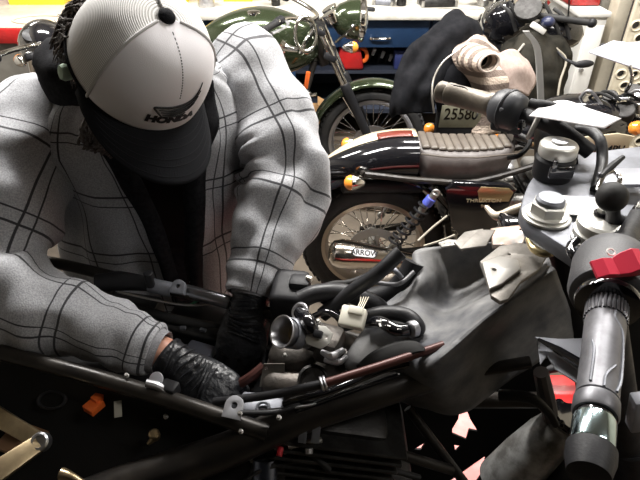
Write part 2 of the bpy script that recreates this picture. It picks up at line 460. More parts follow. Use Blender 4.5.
q = PY(240, 2, 4.2); bin_(q.x, 4.2, ZB, .20, .2, .07, yellow, 'flat yellow tray on the bench behind the green tank', name='parts_tray')

def carb(x, y, z, s, m, label, name='carburettor', rz=0):
    t = thing(name, label, 'engine part', (x, y, z), 'loose carburettors on the bench top'); R = RZ(rz)
    f = lambda a, b, c: V((x, y, z))+R @ V((a*s, b*s, c*s))
    MB().cyl(f(0,0,0), f(0,0,.035), .03*s, 16, .004*s).build('bowl', m, t)
    mb = MB(); mb.box(f(0,0,.06), (.07*s,.06*s,.05*s), R, bev=.008*s); mb.cyl(f(-.06,0,.065), f(.065,0,.065), .026*s, 18, .003*s)
    mb.build('body', m, t)
    MB().cyl(f(0,0,.085), f(0,0,.12), .027*s, 18, .006*s).build('dome', darkmet, t)
    MB().cyl(f(.03,.03,.03), f(.03,.045,.03), .006*s, 10).cyl(f(-.02,-.03,.05), f(-.02,-.045,.05), .006*s, 10).build('screw', chrome, t)
    return t
for u, s, m, lab, rz in ((352,1.15,alu,'silver carburettor on the bench behind the green headlight',20),
                      (401,1.1,darkmet,'dark carburettor on the bench left of the grey gearbox cover',70),
                      (482,1.3,alu,'silver carburettor at the right end of the bench top',10),
                      (276,1.0,darkmet,'dark carburettor on the bench above the green tank',40)):
    q = PY(u, 8, 3.98); carb(q.x, 3.98, ZB, s, m, lab, rz=rz)
def tray(x, y, z, w, d, h, m, label, rz=0, name='gearbox_cover'):
    t = thing(name, label, 'engine part', (x, y, z)); R = RZ(rz)
    MB().box((x,y,z+h*.4), (w,d,h*.8), R, bev=h*.25, taper=(.85,.85)).build('shell', m, t)
    mb = MB()
    for k in range(5): mb.box(V((x,y,z+h*.84))+R @ V(((k-2)*w*.14,0,0)), (w*.04,d*.7,h*.18), R, bev=.002)
    mb.build('rib', m, t)
    for sx in (-1,1):
        for sy in (-1,1): MB().cyl(V((x,y,z))+R @ V((sx*w*.47,sy*d*.47,0)), V((x,y,z+h*.55))+R @ V((sx*w*.47,sy*d*.47,0)), .011, 10).build('bolt_boss', alu, t)
q = PY(437, 6, 3.98); tray(q.x, 3.98, ZB, .24, .13, .075, darkmet, 'dark ribbed engine cover lying mid bench top', 5)
q = PY(384, 8, 4.0); tray(q.x, 4.02, ZB, .13, .10, .05, alug, 'grey flat engine cover on bench beside the green headlight', -15)
# screwdriver
def screwdriver(a, b, m, label):
    t = thing('screwdriver', label, 'tool', a); a, b = V(a), V(b); d = (b-a).normalized()
    MB().lathe([(.006,0),(.013,.006),(.014,.05),(.011,.085),(.008,.095)], a, d, 14).build('handle', m, t)
    MB().cyl(a+d*.094, b, .003, 8).build('shaft', steel, t)
q = PY(372, 9, 3.80)
screwdriver((q.x+.02, 3.80, ZB+.013), (q.x-.10, 3.84, ZB+.013), blackpl, 'black screwdriver lying at the bench edge')

# pliers standing in the open shelf under the drawer, with blue box before them
q = PY(405, 70, 3.86)
tb = thing('tool_box', 'navy blue box on the shelf under the blue drawer', 'box', (q.x, 3.9, .51))
MB().box((q.x+.02, 3.90, .565), (.20, .11, .11), bev=.008).build('body', bluebox, tb)
MB().box((q.x+.02, 3.90, .628), (.206, .116, .016), bev=.006).build('lid', bluebox, tb)
for i, (u, v) in enumerate(((374,50),(383,53),(391,56),(399,58))):
    p = PY(u, v, 3.98)
    tt = thing('brush', ('white tipped dark handle, leftmost of four on the bench shelf','second white tipped handle from the left on the bench shelf',
       'third white tipped handle from the left on the bench shelf','rightmost white tipped handle above the blue box')[i], 'tool', (p.x-.03, 3.99, .51), 'white tipped tools under the bench')
    MB().tube([(p.x-.035,3.99,.512),(p.x-.02,3.99,.57),(p.x-.006,3.985,p.z-.03)], [.008,.011,.010], 10).build('handle', blackpl, tt)
    MB().tube([(p.x-.008,3.985,p.z-.035),(p.x+.006,3.98,p.z+.01)], [.012,.014], 10, 3).build('tip', white, tt)

# red fuel jug under the bench behind green fork
q = PY(350, 66, 3.80)
t = thing('fuel_can', 'red plastic jug with off white cap on the bench shelf behind the green motorcycle fork', 'can', (q.x, 3.88, .511))
MB().box((q.x+.0,3.88,.59), (.20,.13,.155), bev=.025, seg=3, taper=(.7,.85)).build('jug', redpaint, t)
MB().cyl((q.x-.03,3.88,.665), (q.x-.03,3.88,.70), .038, 20, .006).build('cap', jugcap, t)
MB().tube([(q.x+.07,3.87,.55),(q.x+.115,3.86,.58),(q.x+.105,3.86,.64),(q.x+.04,3.87,.66)], .014, 10).build('handle', orange, t)
# cardboard box behind the engine of the green bike
q = PY(305, 122, 3.55)
t = thing('cardboard_box', 'brown cardboard box on the floor by the green motorcycle wheel', 'box', (q.x, 3.62, 0))
MB().box((q.x, 3.62, .16), (.20,.18,.32)).build('body', wood, t)
MB().box((q.x-.13,3.62,.345), (.1,.17,.004), RY(-30)).build('flap', wood, t)
MB().box((q.x+.13,3.62,.345), (.1,.17,.004), RY(30)).build('flap', wood, t)

# ---- red trimmed table at left back
TX = -1.98
t = thing('parts_table', 'pale table with red edges at the far left behind the mechanic', 'table', (TX, 3.6, 0))
MB().box((TX, 3.87, .868), (1.20, .96, .03), bev=.004).build('tabletop', mat('pale_table_top', (.62,.56,.46), .5, 0, col2=(.5,.44,.36), ns=6), t)
MB().box((TX, 3.38, .862), (1.24, .04, .085), bev=.008).build('front_rail', redpaint, t)
MB().box((TX, 4.35, .925), (1.24, .04, .12), bev=.008).build('back_rail', redpaint, t)
MB().box((TX+.6, 3.87, .862), (.04, .94, .07), bev=.008).build('side_rail', redpaint, t)
MB().box((TX, 3.42, .41), (1.18, .03, .80), bev=.004).build('front_panel', greyp, t)
for x in (TX-.55, TX+.55):
    for y in (3.46, 4.28): MB().box((x, y, .42), (.06,.06,.84)).build('leg', greyp, t)
bin_(-1.97, 4.18, .884, .38, .18, .10, yellow, 'yellow bin on the red edged table, far left')
q = V((-1.78,0,0))
t = thing('coiled_wire', 'loop of pale wire lying on the red edged table', 'wire', (q.x, 3.66, .884))
MB().torus((q.x,3.66,.889), (0,0,1), .13, .005, 40, 8, 1.2, .8).build('coil', mat('pale_wire', (.6,.55,.45), .5), t)
MB().tube([(q.x+.15,3.70,.889),(q.x+.22,3.78,.889),(q.x+.30,3.66,.889)], .004, 8).build('loose_end', mat('pale_wire', (.6,.55,.45)), t)

# ---- right background: white cabinet, red box, column, holed panel
c0 = 1.735
t = thing('side_cabinet', 'narrow white cabinet beside the beige post at the right', 'cabinet', (1.70, 3.9, 0))
MB().box((1.72, 3.95, .46), (.12, .72, .92), bev=.005).build('body', whitep, t)
MB().box((1.69, 3.95, .935), (.20, .76, .03), bev=.005).build('worktop', whitep, t)
MB().box((1.72, 3.583, .45), (.10, .012, .84), bev=.003).build('door', whitep, t)
MB().cyl((1.69,3.579,.6), (1.69,3.55,.6), .012, 12).build('knob', steel, t)
t = thing('storage_box', 'red box standing on the white cabinet', 'box', (1.56, 3.85, .95))
MB().box((1.68, 3.88, 1.03), (.19,.30,.15), bev=.008).build('body', redpaint, t)
MB().box((1.68, 3.88, 1.115), (.20,.31,.025), bev=.006).build('lid', redpaint, t)
t = thing('timber_post', 'broad beige painted post at the right of the white cabinet', 'post', (1.98, 3.75, 0))
MB().box((1.90, 3.72, 1.45), (.10,.16,2.9), bev=.006).build('post', beige, t)
MB().box((1.82, 3.78, 1.45), (.06,.05,2.9), bev=.003).build('batten', greyp, t)
# holed rack: panel of round sockets leaning by the post
t = thing('bottle_rack', 'cream rack with rows of dark round holes at far right', 'rack', (2.25, 3.4, .0))
X0, Y0 = 1.83, 3.42
mb = MB(); mh = MB()
ex = V((1, -.18, 0)).normalized(); ey = V((0, 0, 1)); en = ex.cross(ey)
holes = []
for r_ in range(15):
    for c_ in range(6):
        holes.append((.04+c_*.080+(.04 if r_ % 2 else 0), .05+r_*.072, .024))
mb.poly([(0,0),(.56,0),(.56,1.14),(0,1.14)], (X0, Y0, .0), ex, ey, .03, holes, bev=.002)
mb.build('face_panel', mat('cream_panel', (.72,.66,.52), .6, 0, col2=(.6,.54,.42), ns=8), t)
mh2 = MB()
for hx, hy, hr in holes:
    o = V((X0, Y0, 0))+ex*hx+ey*hy
    mh2.lathe([(.034,0),(.036,.006),(.028,.012),(.025,.010),(.024,-.004)], o+en*.012*(1 if en.y < 0 else -1), en if en.y < 0 else -en, 12, closed=True)
mh2.build('hole_rim', mat('cream_panel', (.72,.66,.52)), t)
MB().box(V((X0, Y0, .57))+ex*.28+V((0,.09,0)), (.50,.02,1.12), RZ(-10)).build('back_board', mat('dark_rack_back', (.05,.045,.04), .8), t)
# ================================================================ WHEELS AND CLASSIC MOTORCYCLES
def wheel(root, name, cx, cz, R, wt, side=-1, nsp=36, rimm=None, disc=True, cy=0.0, spoked=True, tread=True):
    rimm = rimm or steel
    rr = R-wt*.78
    c = V((cx, cy, cz)); ax = V((0, 1, 0))
    hw = wt*.36
    mb = MB()
    mb.lathe([(rr+.012,-hw),(rr+.012,-hw+.006),(rr-.006,-hw*.6),(rr-.010,0),(rr-.006,hw*.6),(rr+.012,hw-.006),(rr+.012,hw),(rr-.004,hw),(rr-.018,hw*.55),(rr-.020,0),(rr-.018,-hw*.55),(rr-.004,-hw)], c, ax, 64, closed=True)
    w = mb.build(name, rimm, root)
    tb = MB(); prof = []
    for k in range(17):
        a = -PI*.5+PI*k/16 if True else 0
        prof.append((R-wt*.5*1.0+wt*.5*math.cos(a)**.75 if math.cos(a) > 0 else R-wt*.5, wt*.5*math.sin(a)))
    prof = [(rr+.008, -hw*.9)]+[(p[0] if abs(p[0]) else rr, p[1]) for p in prof]+[(rr+.008, hw*.9)]
    tb.lathe(prof, c, ax, 80, closed=True)
    if tread:
        for k in range(56):
            a = 2*PI*k/56
            for s in (-1, 1):
                th = a+(.5*2*PI/56 if s > 0 else 0)
                rad = V((math.cos(th), 0, math.sin(th))); tan = V((-math.sin(th), 0, math.cos(th)))
                o = c+rad*(R-.0035)+V((0, s*wt*.20, 0))
                M = Matrix((tan, V((0,1,0)), rad)).transposed()
                tb.box(o, (.024, wt*.30, .010), M @ RZ(20*s) @ RX(-s*20), bev=.002, seg=1)
    tb.build('tyre', rubber, w)
    hb = MB().lathe([(.02,-.07),(.035,-.065),(.035,-.045),(.024,-.03),(.024,.03),(.035,.045),(.035,.065),(.02,.07)], c, ax, 24)
    hb.build('hub', alu, w)
    if disc:
        dm = MB(); dm.lathe([(.125,-.0025),(.125,.0025),(.088,.0025),(.088,-.0025)], c+V((0,side*.085,0)), ax, 40, closed=True)
        for k in range(6):
            a = 2*PI*k/6
            dm.tube([c+V((.03*math.cos(a),side*.08,.03*math.sin(a))), c+V((.092*math.cos(a+.4),side*.085,.092*math.sin(a+.4)))], .006, 8)
        dm.build('brake_disc', steel, w)
    if spoked:
        for k in range(nsp):
            a = 2*PI*k/nsp; s = 1 if k % 2 else -1
            off = (.62 if (k//2) % 2 else -.62)
            p0 = c+V((.032*math.cos(a+off), s*.052, .032*math.sin(a+off))); p1 = c+V(((rr-.012)*math.cos(a), s*.006, (rr-.012)*math.sin(a)))
            sp = MB().tube([p0, p1], .0022, 6); sp.ball(p1, .005, seg=8).build('spoke', chrome, w)
    else:
        for k in range(6):
            a = 2*PI*k/6
            MB().tube([c+V((.03*math.cos(a),0,.03*math.sin(a))), c+V(((rr-.01)*math.cos(a),0,(rr-.01)*math.sin(a)))], [.022,.014], 10).build('spoke', rimm, w)
    return w

def turn_signal(root, p, side, back=True, body=chrome):
    d = V((-1 if back else 1, 0, 0)); p = V(p)
    b = MB(); b.tube([p-V((0,side*.07,0)), p], .006, 8)
    b.lathe([(.004,-.045),(.014,-.038),(.026,-.012),(.030,.004),(.030,.008),(.026,.008)], p, d, 20)
    s = b.build('turn_signal', body, root)
    MB().lathe([(.029,.008),(.030,.014),(.024,.028),(.012,.036),(.002,.038)], p, d, 20).build('lens', amber, s)

def handle_set(root, hx, hz, w=.72, rise=.06, back=.12, gripm=None, barm=None):
    gripm = gripm or rubber; barm = barm or chrome
    mb = MB().tube([(hx-back,-w/2,hz+rise*.7),(hx-back*.6,-w*.32,hz+rise),(hx,-w*.12,hz),(hx,w*.12,hz),(hx-back*.6,w*.32,hz+rise),(hx-back,w/2,hz+rise*.7)], .011, 12, 40)
    b = mb.build('handlebar', barm, root)
    for s in (-1, 1):
        a = V((hx-back*.82, s*w*.40, hz+rise*.87)); e = V((hx-back*1.02, s*w*.51, hz+rise*.66)); d = (e-a).normalized()
        MB().lathe([(.015,0),(.020,.003),(.017,.010),(.0165,.10),(.019,.115),(.012,.122)], a, d, 18).build('grip', gripm, b)
        MB().lathe([(.013,0),(.022,.004),(.022,.035),(.015,.04)], a-d*.05, d, 16).build('switch_housing', blackpl, b)
        MB().tube([a-d*.03+V((.03,0,0)), a+V((.055,0,-.005)), a+d*.06+V((.06,0,-.01)), a+d*.13+V((.045,0,-.01))], [.006,.005,.004,.007], 8, 14, asp=1.6).build('lever', steel, b)
    return b

def engine(root, m1, m2, x=.63, z=.36):
    mb = MB()
    mb.box((x, 0, z-.02), (.36,.25,.20), bev=.05, seg=3)
    mb.cyl((x+.10,-.19,z-.01), (x+.10,.19,z-.01), .095, 28, .02); mb.cyl((x-.10,-.17,z-.02), (x-.10,.17,z-.02), .080, 28, .02)
    mb.box((x, 0, z-.02), (.24,.35,.13), bev=.04, seg=3)
    e = mb.build('engine', m1, root)
    mb = MB()
    for k in range(9):
        mb.box((x+.05+k*.004, 0, z+.10+k*.017), (.22-.004*abs(k-4), .30, .007), bev=.002, seg=1)
    mb.box((x+.065, 0, z+.17), (.16,.24,.17), bev=.01); mb.build('cylinder_fins', m1, e)
    mb = MB(); mb.box((x+.09,0,z+.29), (.17,.28,.055), bev=.022, seg=3)
    mb.cyl((x+.04,-.148,z+.27),(x+.04,-.158,z+.27),.017,14,.003).cyl((x+.13,-.148,z+.27),(x+.13,-.158,z+.27),.017,14,.003)
    mb.build('rocker_cover', m2, e)
    for s in (-1, 1):
        c = MB(); p = V((x-.09, s*.08, z+.22))
        c.cyl(p+V((-.05,0,0)), p+V((.06,0,0)), .026, 18, .003).cyl(p+V((0,0,-.04)), p+V((0,0,.055)), .021, 16, .004).cyl(p+V((-.055,0,0)),p+V((-.035,0,0)),.033,18,.003)
        c.box(p+V((0,-.02*1,.0)), (.05,.03,.04), bev=.006).cyl(p+V((0,0,.055)), p+V((0,0,.075)), .012, 10).cyl(p+V((.02,-.028,.015)), p+V((.02,-.048,.015)), .012, 12)
        c.build('carburettor', alu, e)
        MB().lathe([(.001,.0),(.055,.001),(.060,.006),(.060,.0)], V((x+.10, s*.187, z-.01)), (0,s,0), 24).build('round_cover', chrome, e)
    return e

def classic(M, label, group=None, tankm=green, seat_c=blackpl, gold_rim=False, opts=None, loc=(0,0,0)):
    o = opts or {}
    XF[0] = M
    t = thing('motorcycle', label, 'motorcycle', (.75, 0, 0), group)
    BASE[t.name] = M @ V((.75, 0, 0)); t.location = BASE[t.name]
    RW = .315
    wheel(t, 'rear_wheel', 0, RW, RW, .125, rimm=o.get('rimm', steel))
    wheel(t, 'front_wheel', 1.48, .325, .325, .10, rimm=o.get('rimm', steel))
    # frame
    f = MB()
    for s in (-1, 1):
        f.tube([(1.14,s*.02,.80),(1.05,s*.10,.50),(.98,s*.13,.22),(.80,s*.14,.17),(.45,s*.14,.19),(.36,s*.13,.35),(.38,s*.12,.62)], .016, 10, 36)
        f.tube([(1.12,s*.02,.92),(.8,s*.06,.80),(.42,s*.11,.69),(.20,s*.12,.69),(-.06,s*.12,.72)], .013, 10, 30)
        f.tube([(.40,s*.12,.45),(.20,s*.125,.67)], .010, 8)
    f.cyl((1.20,0,.78),(1.115,0,.99),.03,18,.003)
    f.tube([(-.06,-.12,.72),(-.10,0,.72),(-.06,.12,.72)], .012, 8, 10)
    f.build('frame', frame_m, t)
    sw = MB()
    for s in (-1, 1): sw.tube([(.42,s*.12,.36),(.2,s*.10,.335),(0,s*.10,.315),(-.05,s*.10,.315)], [.02,.018,.016,.012], 10, 14)
    sw.cyl((.42,-.15,.36),(.42,.15,.36),.022,14,.003).cyl((0,-.13,.315),(0,.13,.315),.010,12)
    sw.build('swingarm', frame_m, t)
    for s in (-1, 1):
        a, b = V((.22, s*.155, .655)), V((.05, s*.14, .365)); d = (b-a).normalized()
        sh = MB().cyl(a, a+d*.10, .016, 14, .003).cyl(a+d*.1, b, .009, 12).torus(a, (0,1,0), .012, .006).torus(b, (0,1,0), .012, .006).build('shock_absorber', alu, t)
        x, y, dd = frame_axes(d); L = (b-a).length-.10
        pts = [a+d*(.065+L*k/112)+(x*math.cos(2*PI*k/14)+y*math.sin(2*PI*k/14))*.027 for k in range(113)]
        MB().tube(pts, .0052, 6, 224).build('spring', blackpl, sh)
        MB().cyl(a+d*.025, a+d*.062, .021, 16, .002).build('label_band', bluelab if o.get('bluelab') else alu, sh)
    # engine, exhausts
    engine(t, o.get('eng1', darkmet), o.get('eng2', alu))
    for s in (-1, 1):
        mb = MB().tube([(.76,s*.09,.60),(.86,s*.12,.58),(.92,s*.15,.44),(.86,s*.17,.26),(.68,s*.18,.22),(.42,s*.185,.27),(.30,s*.19,.33)], .021, 14, 44)
        ex = mb.build('exhaust_pipe', chrome, t)
        A, B = V(o.get('sil_a', (.34,-.20,.33))), V(o.get('sil_b', (-.15,-.24,.42)))
        A.y *= -s; B.y *= -s
        L = (B-A).length; d = (B-A)/L
        MB().lathe([(.020,0),(.024,L*.04),(.055*1.0,L*.66),(.060,L*.80),(.060,L*.90),(.050,L*.97),(.030,L),(.026,L),(.026,L*.93)], A, d, 28).build('silencer', steel if not o.get('arrow') else mat('polished_silencer', (.72,.66,.58), .16, 1.0), ex)
        if o.get('arrow'):
            mid = A+d*L*.70
            ey = V((0,0,1)); exx = -d if s < 0 else d
            # badge plate tangent to the cone on the outer side
            n = V((0, s*.68, .73)); n = (n-d*n.dot(d)).normalized()
            up = d.cross(n) * (1 if d.cross(n).z > 0 else -1)
            pl = MB(); w, h = .105, .036
            pts = [(-w/2+h*.3*(1-math.cos(a)) if False else (w/2-h/2)*(1 if k < 9 else -1)+h/2*math.cos(-PI/2+PI*k/8 if k < 9 else PI/2+PI*(k-9)/8), h/2*math.sin(-PI/2+PI*k/8 if k < 9 else PI/2+PI*(k-9)/8)) for k in range(18) for a in (0,)]
            xdir = (up.cross(n)).normalized()
            pl.poly(pts, mid+n*.0600, xdir, up, .003, bev=.0006)
            pb = pl.build('badge_plate', darkmet, ex)
            MB().poly([(a*.92, b*.82) for a, b in pts], mid+n*.0615, xdir, up, .0025).build('badge_face', cardm, ex)
            MB().text('ARROW', .030, mid+n*.0636, xdir, up, .0012, off=.0006, xs=1.0).build('badge_lettering', blackpl, ex)
    # forks
    for s in (-1, 1):
        top, axl = V((1.165, s*.10, 1.0)), V((1.48, s*.085, .325)); d = (axl-top).normalized()
        mb = MB().cyl(top, top+d*.50, .0205, 18, .002).build('fork_leg', chrome, t)
        m2 = MB().lathe([(.026,.33),(.029,.335),(.029,.38),(.027,.40),(.025,.70),(.022,.745)], top, d, 20); m2.build('fork_slider', o.get('slider', blackpl), mb)
    mb = MB().box((1.165,0,.985), (.07,.26,.03), RY(25), bev=.01).box((1.225,0,.85), (.07,.25,.035), RY(25), bev=.01)
    mb.build('fork_yoke', blackpl, t)
    # headlight
    hc = V(o.get('head', (1.36,0,.99))); hr = o.get('hr', .10)
    hd = V((1, 0, o.get('htilt', -.05))).normalized()
    h = MB().lathe([(.004,-hr*1.35),(hr*.35,-hr*1.28),(hr*.72,-hr*.95),(hr*.93,-hr*.45),(hr,0),(hr,.01)], hc, hd, 32).build('headlight', o.get('headm', tankm), t)
    MB().lathe([(hr*1.0,.005),(hr*1.06,.012),(hr*1.06,.03),(hr*.98,.038),(hr*.95,.03)], hc, hd, 32).build('headlight_rim', chrome, h)
    MB().lathe([(hr*.98,.022),(hr*.7,.045),(hr*.3,.055),(.001,.057)], hc, hd, 32).build('lens', glassm, h)
    MB().ball(hc+V((-.03,-hr*.93,-.01)), .012, seg=12).tube([hc+V((-.01,-hr,-.0)),(1.25,-.11,.93)], .007, 8).build('bracket', chrome, h)
    # instruments
    for s in (-1, 1):
        c = V((1.22, s*.06, 1.06)); d = V((-.5, 0, .87)).normalized()
        g = MB().lathe([(.01,-.05),(.032,-.045),(.040,-.01),(.042,.0),(.042,.008),(.036,.010)], c, d, 24).build('instrument', o.get('instm', chrome), t)
        MB().lathe([(.036,.006),(.001,.0065)], c, d, 24).build('dial_face', blackpl, g)
    handle_set(t, 1.14, 1.04, o.get('bw', .74), o.get('rise', .05), o.get('back', .16))
    # mudguards
    def guard(name, cx, cz, R, a0, a1, w, m, stripe=None):
        g = []; n = 40
        for k in range(n+1):
            a = math.radians(a0+(a1-a0)*k/n); ring = []
            for j in range(9):
                q = -1+2*j/8; rr = R-.028*abs(q)**2.4
                ring.append(V((cx+rr*math.cos(a), q*w/2, cz+rr*math.sin(a))))
            g.append(ring)
        ob = MB().rings(g, False, False).build(name, m, t, solid=.003)
        if stripe:
            g = []
            for k in range(n+1):
                a = math.radians(a0+(a1-a0)*k/n)
                g.append([V((cx+(R+.0022)*math.cos(a), q*w*.16, cz+(R+.0022)*math.sin(a))) for q in (-1,0,1)])
            MB().rings(g, False, False).build('painted_stripe', stripe, ob, solid=.001)
        return ob
    guard('front_mudguard', 1.48, .325, .375, 55, 178, .13, o.get('fendm', tankm), o.get('fstripe'))
    MB().tube([(1.48,-.09,.325),(1.30,-.075,.62)], .005, 8).tube([(1.48,.09,.325),(1.30,.075,.62)], .005, 8).build('mudguard_stay', chrome, t)
    guard('rear_mudguard', 0, .315, .39, 15, 150, .16, o.get('rfend', gloss))
    # seat
    sx0, sx1, sz0 = o.get('seat', (-.12, .56, .78))
    rings = []; n = 26
    for k in range(n+1):
        u = k/n; x = sx0+(sx1-sx0)*u
        w = .105*(min(1, (u*7)**.5) if u < .14 else 1)*(1-.35*max(0, u-.6)/.4)*(min(1, ((1-u)*9)**.5))
        top = sz0+o.get('kick', .02)*max(0, 1-u*3)+.015*max(0, u-.8)/.2
        th = o.get('sth', .075)*(min(1, ((1-u)*8)**.4)) * (min(1, (u*9)**.4))
        w = max(w, .004); th = max(th, .006)
        gr = -.004*(abs(math.sin(u*PI*o.get('ribs', 9)))**8)*0
        ring = []
        for j in range(20):
            a = 2*PI*j/20; cx_, sz_ = math.cos(a), math.sin(a)
            ring.append(V((x, w*math.copysign(abs(cx_)**.55, cx_), top-th/2+th/2*math.copysign(abs(sz_)**.6, sz_)+gr)))
        rings.append(ring)
    st = MB().rings(rings).build('seat', o.get('seatside', seat_c), t)
    # padded ribs on top of the seat
    nr = o.get('ribs', 9); mb = MB()
    for k in range(nr):
        u = (k+.5)/nr*.84+.09; x = sx0+(sx1-sx0)*u; w = o.get('qw', .092)*(1-.35*max(0, u-.6)/.4)
        top = sz0+o.get('kick', .02)*max(0, 1-u*3)+.015*max(0, u-.8)/.2
        mb.box((x, 0, top-.001), ((sx1-sx0)*.84/nr*.99, 2*w, .016), bev=.0078, seg=3)
    mb.build('quilted_top', o.get('seattop', seat_c), st)
    MB().tube([(sx0+(sx1-sx0)*(.07+.9*k/12), -.108*(1-.35*max(0,(.07+.9*k/12)-.6)/.4), sz0-.014+o.get('kick',.02)*max(0,1-3*(.07+.9*k/12))) for k in range(13)], .0028, 6, 40).build('piping', o.get('seattop', seat_c), st)
    # tank
    tx0, tx1, tz, th, tw = o.get('tank', (.52, 1.13, .86, .25, .14))
    rings = []; n = 30
    for k in range(n+1):
        u = k/n; x = tx0+(tx1-tx0)*u
        e = max(.02, (math.sin(PI*min(1, max(0, u*.86+.07)))**.55) if u < .5 else math.sin(PI*min(1, u*.90+.06))**.5)
        w = tw*e*(.62+.38*math.sin(PI*(u*.8+.08)) ); h = th*e
        zc = tz+.01*math.sin(PI*u)+.03*u
        ring = []
        for j in range(28):
            a = 2*PI*j/28; cx_, sz_ = math.cos(a), math.sin(a)
            hh = h*.56 if sz_ > 0 else h*.44
            ring.append(V((x, w*math.copysign(abs(cx_)**.80, cx_), zc+hh*math.copysign(abs(sz_)**.9, sz_))))
        rings.append(ring)
    tk = MB().rings(rings).build('fuel_tank', tankm, t)
    fc = o.get('cap', (tx0+.62*(tx1-tx0), -.02, tz+th*.56+.022))
    MB().lathe([(.028,-.02),(.036,-.012),(.038,.004),(.036,.012),(.030,.016),(.012,.018),(.001,.018)], fc, (0,0,1), 26).build('filler_cap', chrome, tk)
    bx = o.get('badge', tx0+.60*(tx1-tx0)); bz = o.get('badgez', tz+.02); bw = o.get('badgew', .20)
    for s in (-1, 1):
        yy = s*(tw*1.005)
        ex_, nn = V((-s, 0, 0)), V((0, s, 0))
        ex_ = V((1, 0, 0)) if s < 0 else V((-1, 0, 0))
        pts = [(-.5,.10),(-.46,.22),(-.15,.26),(.2,.30),(.52,.24),(.47,.10),(.50,-.02),(.42,-.13),(.38,-.26),(-.38,-.26),(-.40,-.12),(-.50,-.04)]
        bd = MB().poly([(a*bw, b*bw) for a, b in pts], V((bx, yy, bz)), ex_, (0,0,1), .010, bev=.003).build('tank_badge', o.get('badgem', chrome), tk)
        MB().text('TRIUMPH', bw*.22, V((bx, yy+s*.0065, bz-.10*bw*.2)), ex_, (0,0,1), .002, off=.0008, xs=.92).build('badge_lettering', gloss, tk)
    if o.get('tstripe'):
        mb = MB()
        g = []
        for k in range(3, n-2):
            r_ = rings[k]
            g.append([r_[j]+V((0, -.0015, .0012)) for j in (15,16,17)])
        # flank stripe along the tank side
        MB().rings([[p for p in gg] for gg in g], False, False).build('painted_stripe', o['tstripe'], tk, solid=.0008)
    # side cover
    for s in (-1, 1):
        pts = [(.27,.66),(.29,.69),(.50,.68),(.53,.66),(.50,.52),(.46,.45),(.36,.44),(.31,.50)]
        yy = s*.135
        mb = MB().poly([(a if s < 0 else a, b) for a, b in pts], V((0, yy, 0)), (1,0,0), (0,0,1), .03, bev=.009)
        sc_ = mb.build('side_cover', o.get('sidem', tankm), t)
        if o.get('gold'):
            exx = V((1,0,0)) if s < 0 else V((-1,0,0))
            MB().poly([(.385,.66),(.395,.68),(.505,.673),(.525,.655),(.515,.615),(.40,.612)][::1], V((0, yy+s*.0145, 0)), (1,0,0), (0,0,1), .004, bev=.001).build('gold_panel', goldp, sc_)
            MB().text('THRUXTON', .021, V((.415, yy+s*.0175, .618)), exx, (0,0,1), .0012, off=.0003, xs=1.2).build('cover_lettering', cream, sc_)
            MB().text('900', .018, V((.425, yy+s*.0162, .592)), exx, (0,0,1), .0012, off=.0003, xs=1.3).build('cover_number', cream, sc_)
    if o.get('cowl'):
        # tail hump behind the seat
        rings = []; n = 22
        for k in range(n+1):
            u = k/n; x = -.235+.385*u
            topz = .70+.135*math.sin(min(1, u*1.15)*PI/2)**.8; botz = .645+.02*u
            w = .115*math.sin(min(1, .1+u*1.5)*PI/2)
            ring = []
            for j in range(22):
                a = 2*PI*j/22; c_, s_ = math.cos(a), math.sin(a)
                zm, hh = (topz+botz)/2, (topz-botz)/2
                ring.append(V((x, w*math.copysign(abs(c_)**.75, c_), zm+hh*math.copysign(abs(s_)**.8, s_))))
            rings.append(ring)
        cw = MB().rings(rings).build('tail_cowl', gloss, t)
        g = []; 
        for k in range(0, n+1):
            rr_ = rings[k]; g.append([rr_[j]+V((0,0,.0025)) for j in (3,4,5,6)])
        MB().rings(g, False, False).build('cream_stripe', cream, cw, solid=.0012)
        g2 = []
        for k in range(13, n):
            rr_ = rings[k]; g2.append([rr_[5]+V((0,0,.0045)), rr_[5].lerp(rr_[6],.5)+V((0,0,.0045)), rr_[6]+V((0,-.002,.0045))])
        MB().rings(g2, False, False).build('red_stripe', mat('dark_red_stripe', (.15,.03,.02), .3), cw, solid=.0012)
        MB().box((-.23,0,.70), (.05,.09,.05), bev=.015).build('tail_light', red, cw)
        MB().ball((.135,-.118,.69), .008, seg=12).ball((.135,.118,.69), .008, seg=12).build('cowl_screw', chrome, cw)
        # lower tail tray
        MB().box((.02,0,.628), (.34,.15,.055), bev=.018, seg=3).build('tail_tray', blackpl, t)
    sg = o.get('sig', (-.12, .62))
    for s in (-1, 1):
        turn_signal(t, (sg[0], s*.17, sg[1]), s)
        turn_signal(t, (1.33, s*o.get('sigf', .20), .93), s, back=False)
    if o.get('plate'):
        pz = .62
        MB().box((-.31,0,.73), (.10,.17,.10), bev=.02).build('tail_box', blackpl, t)
    # peg, stand
    MB().tube([(.55,.15,.2),(.42,.24,.03),(.40,.25,.006)], .010, 8, 12).box((.40,.25,.006), (.05,.04,.010), bev=.003).build('side_stand', frame_m, t)
    MB().cyl((.48,-.15,.28),(.48,-.26,.28),.013,12,.003).cyl((.48,.15,.28),(.48,.26,.28),.013,12,.003).build('footpeg', rubber, t)
    XF[0] = Matrix.Identity(4)
    return t

# green motorcycle behind the mechanic
MA = Matrix.Translation((-1.17, 3.10, 0))
ta = classic(MA, 'dark green classic motorcycle with chrome tank badge in front of the blue bench',
    opts=dict(head=(1.37,-.01,1.02), hr=.105, tank=(.50,1.16,.85,.37,.155), badge=.90, badgez=.865, badgew=.175, cap=(.825,-.05,1.06), rise=.04, back=.22, slider=blackpl))
XF[0] = MA
